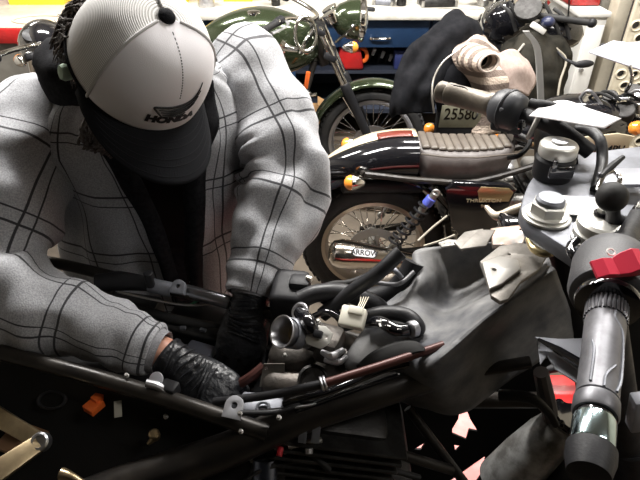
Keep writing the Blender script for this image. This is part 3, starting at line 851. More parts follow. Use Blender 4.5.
# details near its steering head: chrome mirror ring, orange tag, red reflector
MB().torus((1.10,-.30,1.02), V((.35,-1,.2)), .072, .011, 36, 10, .75, 1.1).tube([(1.06,-.30,.945),(1.0,-.29,.955),(.97,-.29,.975)], [.012,.020,.024], 12, 8).build('bar_end_mirror', chrome, ta)
MB().tube([(1.135,-.26,1.03),(1.10,-.30,.99),(1.075,-.31,.93)], [.012,.011,.013], 10, 10).build('clutch_lever', chrome, ta)
MB().box((1.10,-.16,.745), (.024,.012,.095), RY(10), bev=.005).build('orange_tag', orange, ta)
MB().tube([(1.08,-.15,.69),(1.12,-.16,.665),(1.15,-.17,.672)], .010, 8, 8).build('hooked_bracket', chrome, ta)
XF[0] = Matrix.Identity(4)

# black motorcycle with tan seat in the middle
MBk = Matrix.Translation((.235, 2.04, 0)) 
tb_ = classic(MBk, 'black and cream motorcycle with tan ribbed seat and polished silencer, rear wheel showing',
    tankm=gloss, opts=dict(arrow=1, cowl=1, gold=1, bluelab=1, sidem=gloss, seattop=seatm, seatside=seatside, seat=(.125,.55,.80), kick=.018, sth=.14, qw=.074, ribs=11,
    tank=(.52,1.00,.845,.21,.135), badge=.83, badgez=.84, badgew=.19, badgem=cream, tstripe=goldp, cap=(.79,-.03,.965), sig=(-.105,.71), rimm=mat('bronze_rim', (.46,.40,.34), .35, 1.0),
    sil_a=(.22,-.20,.345), sil_b=(-.195,-.235,.425), eng1=darkmet, eng2=alu, headm=gloss, back=.14, rise=.03))
# ================================================================ LIFT TABLE AND THE NEAR MOTORCYCLE
t = thing('lift_table', 'low lift table with darkened deck under the stripped motorcycle', 'lift table', (.15, .62, 0))
MB().box((.15,.62,.335), (3.1,.95,.03), bev=.004).build('deck', mat('dark_deck', (.035,.032,.032), .6), t)  # deck colour darkened to cut pink bounce light
mb = MB()
for y in (.145, 1.095): mb.box((.15, y, .31), (3.1,.03,.07), bev=.004)
mb.build('side_rail', redpaint, t)
for x in (-1.2, 1.5):
    MB().box((x,.62,.155), (.10,.80,.31), bev=.005).build('leg', frame_m, t)
MB().box((.15,.62,.02), (2.6,.60,.04), bev=.004).build('base', frame_m, t)

mt = MB().box((.28, .96, .353), (.58, .24, .006), bev=.002).build('added_pink_mat', salmon)  # pink patch added where gaps show the deck, keeps pink bounce small
tag(mt, 'faded pink mat added over the darkened lift deck, seen through gaps under the stripped motorcycle', 'mat')
NB = thing('motorcycle', 'stripped black motorcycle up close that the mechanic is working on', 'motorcycle', (.1, .57, .35))
def part(mb, name, m, parent=None, **k): return mb.build(name, m, parent or NB, **k)
def zt(L): return [PZ(*p) for p in L]

# wheels (low, mostly out of view)
XF[0] = Matrix.Translation((-.78, .57, .35)); wheel(NB, 'rear_wheel', 0, .31, .31, .17, spoked=False, rimm=frame_m, cy=0, tread=False)
XF[0] = Matrix.Translation((.66, .57, .35)); wheel(NB, 'front_wheel', 0, .30, .30, .12, spoked=False, rimm=frame_m, tread=False)
XF[0] = Matrix.Identity(4)

# --- frame
fr = MB()
fr.tube(zt([(0,352,1.12),(95,377,1.11),(180,403,1.10),(268,433,1.08)]), .0125, 18, 24)
frame = part(fr, 'frame', frame_m)
part(MB().tube(zt([(520,330,1.10),(450,368,1.105),(400,385,1.11),(300,418,1.08),(222,452,1.04),(120,486,1.0),(20,525,.96)]), [.020,.022,.023,.024,.026,.028,.028], 24, 40), 'main_spar', frame_m)
part(MB().tube(zt([(-20,250,1.13),(60,264,1.13),(140,283,1.12),(232,303,1.10),(300,322,1.08),(360,340,1.05)]), .0105, 16, 30), 'far_rail', steel if False else frame_m)
part(MB().tube(zt([(186,291,1.1125),(230,302.5,1.1025)]), .0124, 18, 6), 'polished_sleeve', mat('satin_steel', (.22,.225,.24), .3, .9))
part(MB().tube(zt([(96,283,1.12),(120,281,1.12),(150,284,1.12)]), [.016,.018,.013], 14, 10), 'rail_socket', blackpl)
part(MB().tube(zt([(150,285,1.12),(172,290,1.115)]), .0135, 14, 4), 'rail_clamp', alug)
part(MB().cyl(PZ(151,286,1.125), PZ(151,286,1.125)+V((0,0,.03)), .008, 12, .001), 'rail_stud', blackpl)
def tab(u, v, z, w, h, hole, m, name, rz=0, tilt=0, thick=.004):
    R = RZ(rz) @ RX(tilt)
    pts = [(-w/2,-h/2),(w/2,-h/2)]+[(w/2*math.cos(a*PI/8), h/2-w/2+w/2*math.sin(a*PI/8)) for a in range(0,9)] if h > w*.9 else \
          [(-w/2+.003,-h/2),(w/2-.003,-h/2),(w/2,-h/2+.003),(w/2,h/2-.006),(w/2-.006,h/2),(-w/2+.006,h/2),(-w/2,h/2-.006),(-w/2,-h/2+.003)]
    hc = (0, h/2-w/2, hole) if h > w*.9 else (0, 0, hole)
    return part(MB().poly(pts, PZ(u, v, z), R @ V((1,0,0)), R @ V((0,1,0)), thick, [hc] if hole else [], bev=.0008), name, m)
tab(179,287,1.135,.023,.023,.0045, alug, 'rail_tab', rz=-12, tilt=35, thick=.012)
tab(234,407,1.115,.026,.030,.0055, mat('silver_tab', (.55,.56,.60), .4, .5), 'bolt_tab', rz=-14, tilt=30)
tab(156,380,1.12,.020,.022,0, mat('silver_tab', (.55,.56,.60)), 'hook_tab', rz=-20, tilt=40)
part(MB().tube(zt([(146,383,1.125),(158,386,1.12),(166,392,1.11)]), .006, 10, 8), 'hook', steel)
part(MB().box(PZ(170,389,1.11), (.025,.02,.02), RZ(-20), bev=.003), 'rubber_block', blackpl)
# lower tubes
for a, b, r in (((312,428,1.04),(452,470,.93),.0085), ((335,428,1.03),(398,490,.92),.0085), ((408,408,1.0),(470,490,.9),.008),
                ((30,380,1.04),(0,400,1.04),.011), ((74,378,1.04),(66,470,.94),.0095), ((0,432,.97),(160,488,.93),.014), ((150,415,1.05),(240,425,1.05),.006),
                ((262,430,1.06),(170,455,1.02),.009), ((470,372,1.08),(530,362,1.1),.010), ((425,400,1.0),(545,400,.97),.014)):
    part(MB().tube([PZ(*a), PZ(*b)], r, 12, 4), 'trellis_tube', frame_m)
# clevis pair and fasteners
for u in (302, 315):
    tab(u+1, 433, 1.075, .010, .026, 0, alug, 'clevis_plate', rz=-10, tilt=50)
part(MB().cyl(PZ(288,446,1.05), PZ(322,440,1.05), .0045, 10, .001), 'clevis_pin', alu)
part(MB().cyl(PZ(309,448,1.05), PZ(309,454,1.045), .006, 8, .001), 'silver_nut', steel)
BN = [0]
def bolt(u, v, z, r=.005, m=None, up=(0,-.3,1)):
    p = PZ(u, v, z); d = V(up).normalized()
    mb = MB().lathe([(r*1.35,0),(r*1.35,.0015),(r,.0018),(r,.006),(r*.8,.0065)], p, d, 6 if BN[0] % 2 else 12); BN[0] += 1
    return part(mb, 'bolt', m or steel)
for a in ((127,376,1.12),(240,414,1.12),(279,418,1.11),(241,432,1.10),(285,452,1.03),(252,461,1.0),(305,386,1.10),(345,352,1.15),(306,347,1.13),(285,356,1.13),
          (107,360,1.02),(276,448,1.04),(166,417,1.07),(52,452,.98),(30,415,1.0),(318,322,1.17),(345,305,1.16),(297,316,1.15)): bolt(*a, r=.0027, m=alu)

# --- undertray and dark machinery below the rails
g = [zt([(-60,300,1.02),(60,300,1.02),(180,318,1.0),(300,350,.98),(400,350,.98)]),
     zt([(-60,360,.97),(60,350,.98),(180,365,.96),(300,385,.95),(400,390,.95)]),
     zt([(-60,430,.96),(60,420,.97),(180,425,.96),(300,440,.94),(400,430,.93)]),]
part(MB().patch(g, 30, 20, disp=lambda a, b, p: .010*nz(p, 14)), 'undertray', blackpl, solid=.004)
g = [zt([(-60,345,1.10),(80,376,1.10),(190,409,1.08),(285,440,1.05)]),
     zt([(-40,410,1.04),(80,420,1.03),(190,440,1.02),(285,462,1.0)]),
     zt([(-40,500,.97),(80,500,.96),(190,500,.95),(285,510,.93)])]
part(MB().patch(g, 30, 20, disp=lambda a, b, p: .006*nz(p, 16, 3)), 'side_panel', mat('matt_black_panel', (.009,.0088,.0085), .6, spec=.2), solid=.004)
# raised oval on the side panel
part(MB().torus(PZ(52,400,1.062), (0,-.55,.83), .016, .0025, 24, 8, 1.3, .8), 'panel_boss', blackpl)
# engine cases
en = MB()
en.box((-.06,.60,.74), (.44,.30,.36), bev=.06, seg=3)
en.cyl((-.02,.41,.78),(-.02,.79,.78),.12,32,.02).cyl((-.20,.43,.72),(-.20,.77,.72),.09,28,.02)
eng = part(en, 'engine', darkmet)
mb = MB()
for k in range(7): mb.box((.0+.006*k,.58,.93+.018*k), (.19,.20,.007), RY(12), bev=.002, seg=1)
mb.box((.02,.58,.98), (.15,.16,.15), RY(12), bev=.02)
mb.build('cylinder_fins', darkmet, eng)
c = PZ(312,368,1.10)
mb = MB().box(c+V((.0,.02,-.035)), (.15,.12,.06), RZ(-8), bev=.022, seg=3)
mb.ball(c+V((-.03,.03,-.005)), .04, (1,.8,.6), 20)
mb.build('cylinder_head', mat('brown_grey_casting', (.10,.088,.078), .45, .6, col2=(.05,.045,.04), ns=25, bump=.3, bs=220), eng)
MB().lathe([(.024,0),(.024,.006),(.020,.008),(.019,.005),(.001,.0055)], c+V((.002,-.018,-.008)), (0,-.55,.83), 26).build('round_cap', darkmet, eng)
MB().cyl((-.02,.41,.78),(-.02,.395,.78),.10,32,.006).build('clutch_cover', mat('satin_black', (.02,.02,.02), .35), eng)

# --- intake / throttle bodies
ax = V((-.62,-.42,.55)).normalized(); o = PZ(284,332,1.19)
vs = MB().lathe([(.0215,-.055),(.022,-.02),(.024,-.006),(.0285,.002),(.030,.005),(.0295,.007),(.027,.006),(.0215,-.004),(.0195,-.03),(.0195,-.052)], o, ax, 36, closed=True)
vs.v = [o+(p-o)*.80 for p in vs.v]
tbd = part(vs, 'intake_trumpet', steel)
MB().lathe([(.0155,-.024),(.001,-.0242)], o, ax, 30).build('throttle_flap', gold, tbd)
MB().lathe([(.021,-.030),(.0225,-.028),(.0225,-.012),(.021,-.010),(.019,-.012),(.019,-.03)], o, ax, 30, closed=True).build('clamp_band', alug, tbd)
mb = MB().tube([o-ax*.05, o-ax*.085+V((.01,0,-.01)), o-ax*.12+V((.02,.0,-.03))], [.020,.023,.028], 20, 10)
mb.box(o-ax*.075+V((.015,-.01,-.005)), (.04,.05,.045), RZ(-20), bev=.01)
mb.build('throttle_body', mat('brown_grey_casting', (.10,.088,.078)), tbd)
pts = [(-.018,-.006),(-.012,-.014),(.008,-.016),(.019,-.006),(.019,.008),(.008,.015),(-.012,.013),(-.019,.006)]
fl = part(MB().poly(pts, PZ(318,336,1.185), RZ(-20) @ V((1,0,0)), V((.2,.75,.55)), .005, [(-.013,0,.0025),(.013,.001,.0025)], bev=.001), 'sensor_flange', mat('bright_alloy', (.62,.61,.57), .4, .6))
MB().box(PZ(318,334,1.193), (.013,.011,.010), RZ(-20) @ RX(40), bev=.002).build('sensor_socket', blackpl, fl)
part(MB().tube(zt([(300,313,1.19),(308,322,1.20),(313,331,1.19)]), [.010,.012,.010], 16, 8), 'sensor_body', gloss)
part(MB().torus(PZ(300,312,1.19), V((-.5,-.5,.6)), .012, .003, 24, 8), 'hose_clip', steel)
part(MB().tube(zt([(322,352,1.16),(332,356,1.165),(343,350,1.16)]), [.004,.006,.004], 10, 8).tube(zt([(325,360,1.15),(338,362,1.155),(346,357,1.15)]), [.004,.005,.004], 10, 8), 'fuel_fitting', steel)
part(MB().box(PZ(291,297,1.13), (.062,.075,.07), RZ(-8) @ RX(8), bev=.012, seg=3).box(PZ(300,283,1.165), (.035,.03,.02), RZ(-8), bev=.006), 'relay_box', blackpl)
part(MB().box(PZ(309,279,1.175), (.010,.006,.010), RZ(-30), bev=.001), 'relay_label', ivory)
part(MB().poly([(-.018,-.02),(.02,-.012),(.018,.02),(-.014,.016)], PZ(272,375,1.09), RZ(-8) @ V((1,0,0)), V((0,.55,.8)), .003, [(-.010,.010,.003)]), 'small_plate', bracket_m)
part(MB().tube(zt([(273,384,1.08),(272,396,1.06)]), .008, 12, 3), 'brass_stem', gold)
part(MB().tube(zt([(236,386,1.06),(252,376,1.08),(264,366,1.09)]), .008, 10, 8), 'red_cable_sleeve', tubered)
part(MB().box(PZ(262,408,1.06), (.065,.035,.03), RZ(-6), bev=.004).torus(PZ(263,408,1.078), (0,-.3,1), .009, .0025, 20, 8), 'fuse_box', alug)

# --- hoses, tubes and cables
def hose(L, r, m, name='hose', seg=14, n=None, inner=None): return part(MB().tube(zt(L), r, seg, n or 30, inner=inner), name, m)
hose([(300,300,1.17),(318,293,1.18),(345,293,1.18),(374,304,1.16),(392,320,1.12)], .0145, hose_m)
hose([(322,315,1.15),(350,293,1.19),(378,273,1.225),(401,252,1.255)], .0115, hose_m, inner=.6)
hose([(362,318,1.17),(385,313,1.185),(407,316,1.19),(418,328,1.18),(408,334,1.16)], .0115, hose_m)
hose([(368,322,1.165),(382,323,1.19),(395,330,1.19),(408,330,1.185),(416,328,1.18)], .0095, gloss)
part(MB().cyl(PZ(409,330,1.188), PZ(416,328,1.186), .0125, 18, .002), 'hose_coupling', steel)
for (u, v, w, h_, r_) in ((379,321,.008,.0022,-5),(380,325,.003,.005,20),(386,324,.002,.006,-15),(389,326,.005,.002,-25),(393,326,.002,.005,-10),(397,329,.004,.002,-30)):
    part(MB().box(PZ(u, v, 1.1985 if u < 392 else 1.1965), (w, h_, .002), RZ(r_) @ RX(25)), 'white_hose_mark', white)
hose([(365,300,1.13),(392,292,1.15),(408,275,1.18),(414,262,1.2)], .018, blackpl)
hose([(340,325,1.10),(372,318,1.12),(405,298,1.14),(425,285,1.15)], .012, hose_m)
hose([(345,292,1.19),(370,283,1.19),(398,284,1.19),(414,272,1.2)], .0035, mat('grey_cable', (.16,.16,.17), .4), 'cable')
hose([(388,262,1.2),(395,270,1.21),(402,278,1.2)], .004, alug, 'metal_rod')
hose([(300,296,1.13),(330,285,1.14),(352,282,1.14),(385,268,1.16)], .006, rubber, 'cable')
hose([(318,296,1.16),(330,305,1.165),(338,316,1.16),(344,322,1.16)], .007, gloss, 'cable')
hose([(310,318,1.15),(326,312,1.17),(340,318,1.165)], .005, gloss, 'cable')
hose([(214,402,1.10),(270,395,1.12),(322,384,1.15)], .0062, hose_m)
hose([(322,384,1.15),(380,366,1.17),(444,345,1.19)], .0062, tubered, 'rust_tube', inner=.55)
part(MB().torus(PZ(322,384,1.15), PZ(444,345,1.19)-PZ(322,384,1.15), .0085, .0022, 20, 8).torus(PZ(325,383,1.151), PZ(444,345,1.19)-PZ(322,384,1.15), .0085, .0022, 20, 8), 'hose_clip', steel)
hose([(284,404,1.10),(330,391,1.13),(380,371,1.14),(412,363,1.15)], .0055, gloss, 'cable')
hose([(296,412,1.10),(350,392,1.12),(398,376,1.13)], .0045, steel if False else gloss, 'cable')
hose([(250,412,1.10),(290,408,1.11),(316,404,1.11)], .0022, steel, 'control_wire')
hose([(240,413,1.115),(275,412,1.11),(300,405,1.11)], .004, blackpl, 'cable')
hose([(268,440,1.04),(290,425,1.08),(306,412,1.10)], .005, rubber, 'cable')
hose([(118,292,1.11),(150,299,1.10),(185,305,1.09),(213,304,1.09)], .0022, mat('silver_wire', (.35,.34,.32), .35, .8), 'loose_wire')
hose([(188,306,1.08),(200,300,1.09),(214,299,1.095),(226,307,1.09)], .0022, greenwire, 'green_wire')
hose([(60,295,1.06),(110,300,1.06),(170,318,1.05),(230,330,1.03)], .009, rubber, 'cable')
hose([(100,310,1.05),(160,325,1.04),(220,340,1.03),(290,352,1.02)], .006, rubber, 'cable')
hose([(238,450,1.02),(262,432,1.05),(300,445,1.03),(330,470,1.0)], .005, rubber, 'cable')
hose([(250,480,.98),(258,462,1.0),(285,456,1.01)], .004, rubber, 'cable')
hose([(330,470,.98),(300,462,1.0),(262,470,1.0),(240,485,.99)], .003, rubber, 'cable')
hose([(350,440,1.0),(370,462,.96),(420,478,.93)], .005, rubber, 'cable')
hose([(420,330,1.16),(450,318,1.14),(480,300,1.13)], .006, blackpl, 'cable') if False else None
# white multi-pin connector
wc = part(MB().box(PZ(353,318,1.20), (.036,.030,.022), RZ(-18) @ RX(35), bev=.003).box(PZ(356,311,1.212), (.022,.012,.012), RZ(-18) @ RX(35), bev=.002), 'wire_connector', ivory)
for k in range(4):
    MB().tube([PZ(357+k*2,308,1.215), PZ(360+k*2,302,1.212), PZ(361+k*2.5,297,1.20)], .0008, 6, 8).build('wire', mat('pale_wire', (.6,.55,.45)), wc)
part(MB().box(PZ(349,296,1.17)+V((0,0,0)), (.010,.008,.008), bev=.002), 'cable_clip', ivory)
# left small pieces
oc = part(MB().box(PZ(101,395,1.075), (.013,.028,.010), RZ(-32), bev=.001).box(PZ(94,406,1.068), (.021,.024,.012), RZ(-32), bev=.001), 'orange_connector', orange)
MB().box(PZ(106,388,1.078), (.010,.012,.009), RZ(-32), bev=.001).build('connector_pins', redpaint, oc)
part(MB().box(PZ(118,409,1.072), (.011,.024,.0016), RZ(12) @ RX(30)), 'grey_label', mat('aged_label', (.40,.38,.32), .6))
gb = part(MB().cyl(PZ(155,437,1.045), PZ(154,433,1.06), .008, 14, .002).tube([PZ(153,439,1.05), PZ(148,444,1.045)], [.005,.003], 8, 3), 'brass_stud', gold)
part(MB().box(PZ(98,302,1.06), (.045,.03,.03), RZ(-25), bev=.006).box(PZ(118,312,1.05), (.035,.03,.02), RZ(10), bev=.004), 'rubber_mount', blackpl)
part(MB().box(PZ(82,298,1.07), (.012,.03,.004), RZ(-50), bev=.001), 'grey_clip', alug)
part(MB().box(PZ(104,296,1.085), (.016,.05,.010), RZ(-22), bev=.003), 'battery_strap', blackpl)
part(MB().box(PZ(130,315,1.02), (.11,.08,.05), RZ(-12), bev=.008), 'battery', mat('satin_black', (.02,.02,.02)))
part(MB().box(PZ(200,325,1.02), (.12,.08,.04), RZ(-12), bev=.008), 'control_unit', mat('satin_black', (.02,.02,.02)))
part(MB().box(PZ(183,328,1.045), (.010,.008,.004)).box(PZ(203,330,1.045), (.012,.006,.004), RZ(-20)), 'unit_label', alug)
part(MB().box(PZ(200,352,1.02), (.05,.03,.02), RZ(-20), bev=.003), 'blue_grey_block', mat('blue_grey', (.14,.15,.19), .5))

# gold rider footrest hanger at lower left
hub = PZ(41,442,1.06)
mb = MB()
def bar(a, b, wa, wb, th=.010):
    d = (b-a).normalized(); up = V((0,-.55,.83)); sdv = d.cross(up).normalized()
    L = (b-a).length
    return mb.poly([(0,-wa/2),(L,-wb/2),(L,wb/2),(0,wa/2)], a, d, up.cross(d), th, bev=.0025)
bar(PZ(-45,391,1.06), hub, .026, .017); bar(PZ(-45,500,1.06), hub, .030, .020)
fh = part(mb, 'footrest_hanger', gold)
MB().lathe([(.0135,-.006),(.0135,.006),(.011,.009),(.008,.009),(.0075,.006),(.001,.006)], hub, (0,-.55,.83), 24).build('pivot_boss', steel, fh)
part(MB().box(PZ(22,440,1.03), (.06,.05,.008), RZ(-20), bev=.002), 'rust_plate', mat('rusty_plate', (.22,.12,.06), .6))
part(MB().tube(zt([(62,474,1.04),(72,477,1.04),(85,485,1.03)]), [.009,.006,.005], 12, 8), 'brass_lever', gold)
part(MB().tube([PZ(265,458,1.0), PZ(264,500,.95)], .019, 24, 3), 'damper_body', mat('blue_steel', (.16,.18,.24), .3, .9))
part(MB().tube([PZ(281,447,1.045), PZ(279,456,1.04)], .0045, 10, 3), 'red_bleed_cap', red)
part(MB().tube([PZ(290,447,1.045), PZ(297,443,1.05)], .004, 10, 3), 'brake_union', alu)

# --- dusty cover (air box top) with ridge and dark flank
g = [zt([(412,262,1.19),(418,250,1.205),(455,245,1.215),(500,241,1.225),(545,232,1.24)]),
     zt([(408,285,1.17),(424,280,1.19),(460,272,1.165),(505,262,1.20),(548,246,1.25)]),
     zt([(385,305,1.155),(418,300,1.17),(455,298,1.15),(500,285,1.19),(548,255,1.255)]),
     zt([(360,335,1.14),(410,325,1.17),(448,318,1.165),(494,296,1.215),(550,260,1.26)]),
     zt([(345,360,1.12),(400,350,1.155),(440,345,1.185),(492,308,1.228),(552,266,1.265)]),
     zt([(350,372,1.10),(405,374,1.13),(436,366,1.18),(487,322,1.225),(556,274,1.26)]),
     zt([(362,384,1.06),(412,392,1.06),(446,388,1.10),(498,345,1.135),(566,300,1.17)]),
     zt([(380,394,1.01),(425,408,1.0),(462,412,1.01),(515,376,1.04),(580,338,1.07)])]
part(MB().patch(g, 60, 60, disp=lambda a, b, p: .0022*nz(p, 22)+.0012*nz(p, 60)), 'airbox_cover', dusty, solid=.004)
part(MB().tube(zt([(395,352,1.172),(370,360,1.158),(350,371,1.14)]), [.004,.010,.006], 10, 10), 'slot_shade_patch', gloss) if False else None
g = [zt([(356,366,1.148),(372,352,1.168),(394,343,1.182),(414,341,1.192),(424,347,1.195)]), zt([(360,371,1.146),(378,360,1.165),(398,351,1.180),(414,347,1.190),(425,349,1.194)]),
     zt([(364,376,1.142),(384,367,1.160),(402,359,1.176),(416,353,1.188),(425,351,1.193)])]
part(MB().patch(g, 20, 8), 'slot_shade_patch', mat('matt_black_panel', (.012,.0115,.011)), solid=.0015)  # thin black patch on the surface stands for the slot's dark hollow
# bracket plates on the head stock
O = PZ(505,272,1.245)
def plan(pix, z, name, m, th, holes=(), parent=None, bev=.0015, tilt=None):
    Q = [PZ(u, v, z) for u, v in pix]; o = sum(Q, V((0,0,0)))/len(Q)
    hs = []
    for u, v, r in holes:
        h = PZ(u, v, z)-o; hs.append((h.x, h.y, r))
    return part(MB().poly([(p.x-o.x, p.y-o.y) for p in Q], o, (1,0,0), (0,1,0), th, hs, bev=bev), name, m, parent)
hp = plan([(481,263),(500,248),(520,245),(541,249),(545,258),(537,271),(520,282),(507,300),(500,302),(492,297),(487,280)], 1.277, 'head_plate', bracket_m, .007, [(509,256,.0035),(517,275,.0035),(494,271,.005)])
plan([(483,264),(500,258),(517,262),(519,270),(500,285),(490,289)], 1.284, 'raised_pad', mat('pale_bracket_alloy', (.38,.365,.34), .45, .5), .006, [(494,271,.0045)], parent=hp)
plan([(455,243),(465,233),(482,230),(480,236),(462,250)], 1.235, 'folded_bracket', bracket_m, .004, [])
plan([(462,249),(479,231),(494,231),(485,246)], 1.25, 'folded_bracket', bracket_m, .004)
plan([(492,231),(518,228),(524,237),(520,246),(494,246)], 1.245, 'curved_saddle', mat('copper_alloy', (.50,.36,.29), .35, .8, col2=(.42,.40,.38), ns=20), .010, [(520,232,.003)], bev=.003)
plan([(439,243),(442,240),(456,241),(457,245),(442,247)], 1.225, 'slotted_tab', mat('pale_bracket_alloy', (.50,.48,.44)), .004, [(444,244,.002),(450,244,.002)])
part(MB().tube(zt([(486,207,1.22),(497,216,1.22),(515,210,1.24),(540,202,1.26),(560,198,1.27)]), [.004,.008,.009,.009,.008], 12, 24, asp=1.0), 'curved_arm', mat('cream_alloy', (.55,.48,.38), .4, .4))
part(MB().box(PZ(520,222,1.22), (.07,.05,.03), RZ(10), bev=.01), 'horn_body', gloss)
part(MB().tube(zt([(527,239,1.30),(534,249,1.30),(546,254,1.30),(562,252,1.30)]), [.003,.006,.0055,.002], 12, 20), 'brass_crescent', mat('brass', (.55,.45,.25), .3, .9))
part(MB().tube(zt([(418,241,1.24),(432,228,1.25),(447,216,1.26)]), .0018, 8, 10), 'tie_wire', mat('pale_wire', (.6,.55,.45)))
part(MB().tube(zt([(424,246,1.24),(440,241,1.25),(455,235,1.26)]), .0018, 8, 10), 'tie_wire', mat('pale_wire', (.6,.55,.45)))

# --- yokes, stem, forks
ZC = 1.365
yk = plan([(524,205),(530,190),(541,174),(560,164),(600,158),(640,153),(656,165),(658,235),(648,278),(632,290),(604,279),(560,250),(528,229),(522,216)], ZC, 'top_yoke', alug, .022, bev=.004)
part(MB().cyl(PZ(575,215,1.15), PZ(575,215,1.34), .030, 28), 'head_stock', frame_m)
plan([(530,205),(545,180),(630,160),(655,180),(652,260),(632,290),(600,275),(535,228)], 1.20, 'lower_yoke', frame_m, .03, bev=.006)
def hexnut(c, r, h, m, name, parent=NB, dome=True):
    c = V(c)
    nn = MB().lathe([(r,0),(r,h),(r*.92,h+.0015)], c, (0,0,1), 6).build(name, m, parent); return nn
c = PZ(546,217,ZC+.012)
ws = part(MB().lathe([(.0295,0),(.0295,.003),(.027,.004),(.026,.004),(.026,.007),(.0225,.008),(.001,.008)], c, (0,0,1), 36), 'stem_washer', mat('bright_alloy', (.62,.61,.57)))
MB().lathe([(.022,.007),(.022,.020),(.020,.0215),(.001,.0215)], c, (0,0,1), 6).build('stem_nut', mat('bright_alloy', (.62,.61,.57)), ws)
MB().lathe([(.0175,.021),(.0175,.026),(.0150,.029),(.001,.030)], c, (0,0,1), 30).build('nut_cap', alug, ws)
# near fork top with stacked rings
c = PZ(596,246,ZC+.005)
fk = part(MB().lathe([(.030,0),(.030,.010),(.028,.011),(.028,.014),(.030,.015),(.030,.021),(.027,.022),(.027,.026),(.029,.027),(.029,.034),(.025,.037),(.001,.037)], c, (0,0,1), 36), 'fork_cap', mat('bright_alloy', (.62,.61,.57)))
part(MB().cyl(c-V((-.29,0,.70)), c+V((0,0,-.01)), .026, 24).cyl(c-V((-.30,0,.72)), c-V((-.16,0,.38)), .031, 24, .003), 'fork_leg', blackpl)
part(MB().tube(zt([(577,240,ZC+.02),(570,247,ZC+.018),(574,256,ZC+.016),(582,258,ZC+.012)]), .005, 12, 14), 'pinch_clamp', gloss)
# far fork top: black body and silver faceted cap
c = PZ(551,176,ZC+.012)
fb = part(MB().lathe([(.026,0),(.027,.004),(.027,.028),(.024,.032),(.024,.036),(.001,.036)], c, (0,0,1), 32), 'fork_cap', blackpl)
MB().lathe([(.0245,.033),(.0255,.036),(.0255,.047),(.0235,.050),(.020,.0515),(.001,.0515)], c, (0,0,1), 32).build('silver_ring', mat('bright_alloy', (.62,.61,.57)), fb)
MB().lathe([(.012,.0515),(.012,.0545),(.010,.0555),(.001,.0555)], c, (0,0,1), 8).build('adjuster', steel, fb)
MB().box(c+V((0,-.026,.020)), (.034,.008,.018), bev=.003).box(c+V((-.012,-.028,.030)), (.006,.006,.016), bev=.001).build('clamp_lug', gloss, fb)
part(MB().cyl(c-V((-.29,0,.70)), c+V((0,0,-.01)), .026, 24).cyl(c-V((-.30,0,.72)), c-V((-.16,0,.38)), .031, 24, .003), 'fork_leg', blackpl)
# black sleeve behind far fork top and pale ring
part(MB().tube([PZ(556,165,1.37), PZ(555,120,1.40)], [.030,.032], 24, 4), 'wiring_sleeve', blackpl)
part(MB().torus(PZ(534,126,1.415), V((-.8,.4,.2)), .018, .004, 28, 10), 'pale_ring', mat('pale_bracket_alloy', (.50,.48,.44)))
# small card-like bright plate and ball mount
part(MB().tube(zt([(572,130,1.40),(588,130,1.41),(600,140,1.41),(602,162,1.39),(596,190,1.38)]), .0078, 14, 30), 'brake_hose', hose_m)
bp = part(MB().box(PZ(622,226,1.392), (.085,.028,.016), RZ(6), bev=.007, seg=3), 'mount_base', blackpl)
bc = PZ(612,197,1.448)
MB().lathe([(.015,0),(.012,.006),(.0085,.014),(.0075,.024),(.008,.04)], PZ(614,224,1.40), bc-PZ(614,224,1.40), 24).build('mount_neck', blackpl, bp)
MB().ball(bc, .0165, seg=28).build('mount_ball', rubber, bp)
for u, v in ((600,217),(639,213)):
    c = PZ(u, v, 1.404)
    b_ = MB().lathe([(.0085,-.004),(.0085,.006),(.0075,.0075),(.001,.0075)], c, (0,0,1), 20).build('bolt_seat', gloss, bp)
    MB().lathe([(.0058,.0075),(.0058,.012),(.0045,.013),(.004,.017),(.001,.0175)], c, (0,0,1), 6).build('bolt', mat('bright_alloy', (.62,.61,.57)), b_ and bp)
part(MB().tube(zt([(613,238,1.41),(628,243,1.41),(650,250,1.41)]), [.0095,.0095,.008], 16, 10), 'cable_ferrule', blackpl)
part(MB().tube(zt([(630,243,1.412),(660,252,1.41)]), .0035, 10, 4), 'cable', alug)
part(MB().tube(zt([(598,189,1.40),(604,176,1.41),(614,172,1.41),(620,180,1.41),(612,190,1.40)]), .0032, 10, 20), 'chrome_bail', chrome)
part(MB().tube(zt([(601,176,1.43),(612,166,1.435),(623,157,1.44)]), [.003,.0045,.003], 10, 8), 'black_rod', blackpl)
part(MB().poly([(-.03,-.018),(.035,-.022),(.035,.02),(.0,.022),(-.026,.012)], PZ(622,178,1.395), RZ(4) @ V((1,0,0)), (0,1,0), .006, bev=.002), 'grey_plate', mat('pale_grey_plate', (.34,.35,.39), .5, .2))

# --- left (far) handlebar, tan grip
hb = part(MB().tube(zt([(590,152,1.395),(560,130,1.42),(520,114,1.42),(488,104,1.42)]), .0115, 16, 20), 'handlebar', blackpl)
A, B = PZ(497,106,1.42), PZ(438,91,1.42); d = (B-A).normalized(); L = (B-A).length
gm = mat('worn_tan_grip', (.22,.19,.15), .4, .3, col2=(.15,.13,.105), ns=30, bump=.2, bs=200)
gr = MB().lathe([(.017,0),(.019,.004),(.019,.014),(.0175,.018),(.0178,L*.72),(.0185,L*.74),(.0185,L*.82),(.0165,L*.84),(.017,L*.86),(.0178,L*.88),(.0178,L*.97),(.015,L),(.001,L)], A, d, 28).build('grip', gm, hb)
MB().tube([A+d*.02+V((0,-.012,.012)), A+d*.05+V((0,-.012,.013)), A+d*.06+V((0,-.004,.0175)), A+d*.085+V((0,-.005,.0172))], .0012, 6, 16).build('grip_groove', darkmet, gr)
A2 = PZ(497,106,1.42); d2 = (PZ(530,118,1.42)-A2).normalized()
swm = mat('dark_switch_plastic', (.035,.037,.043), .45)
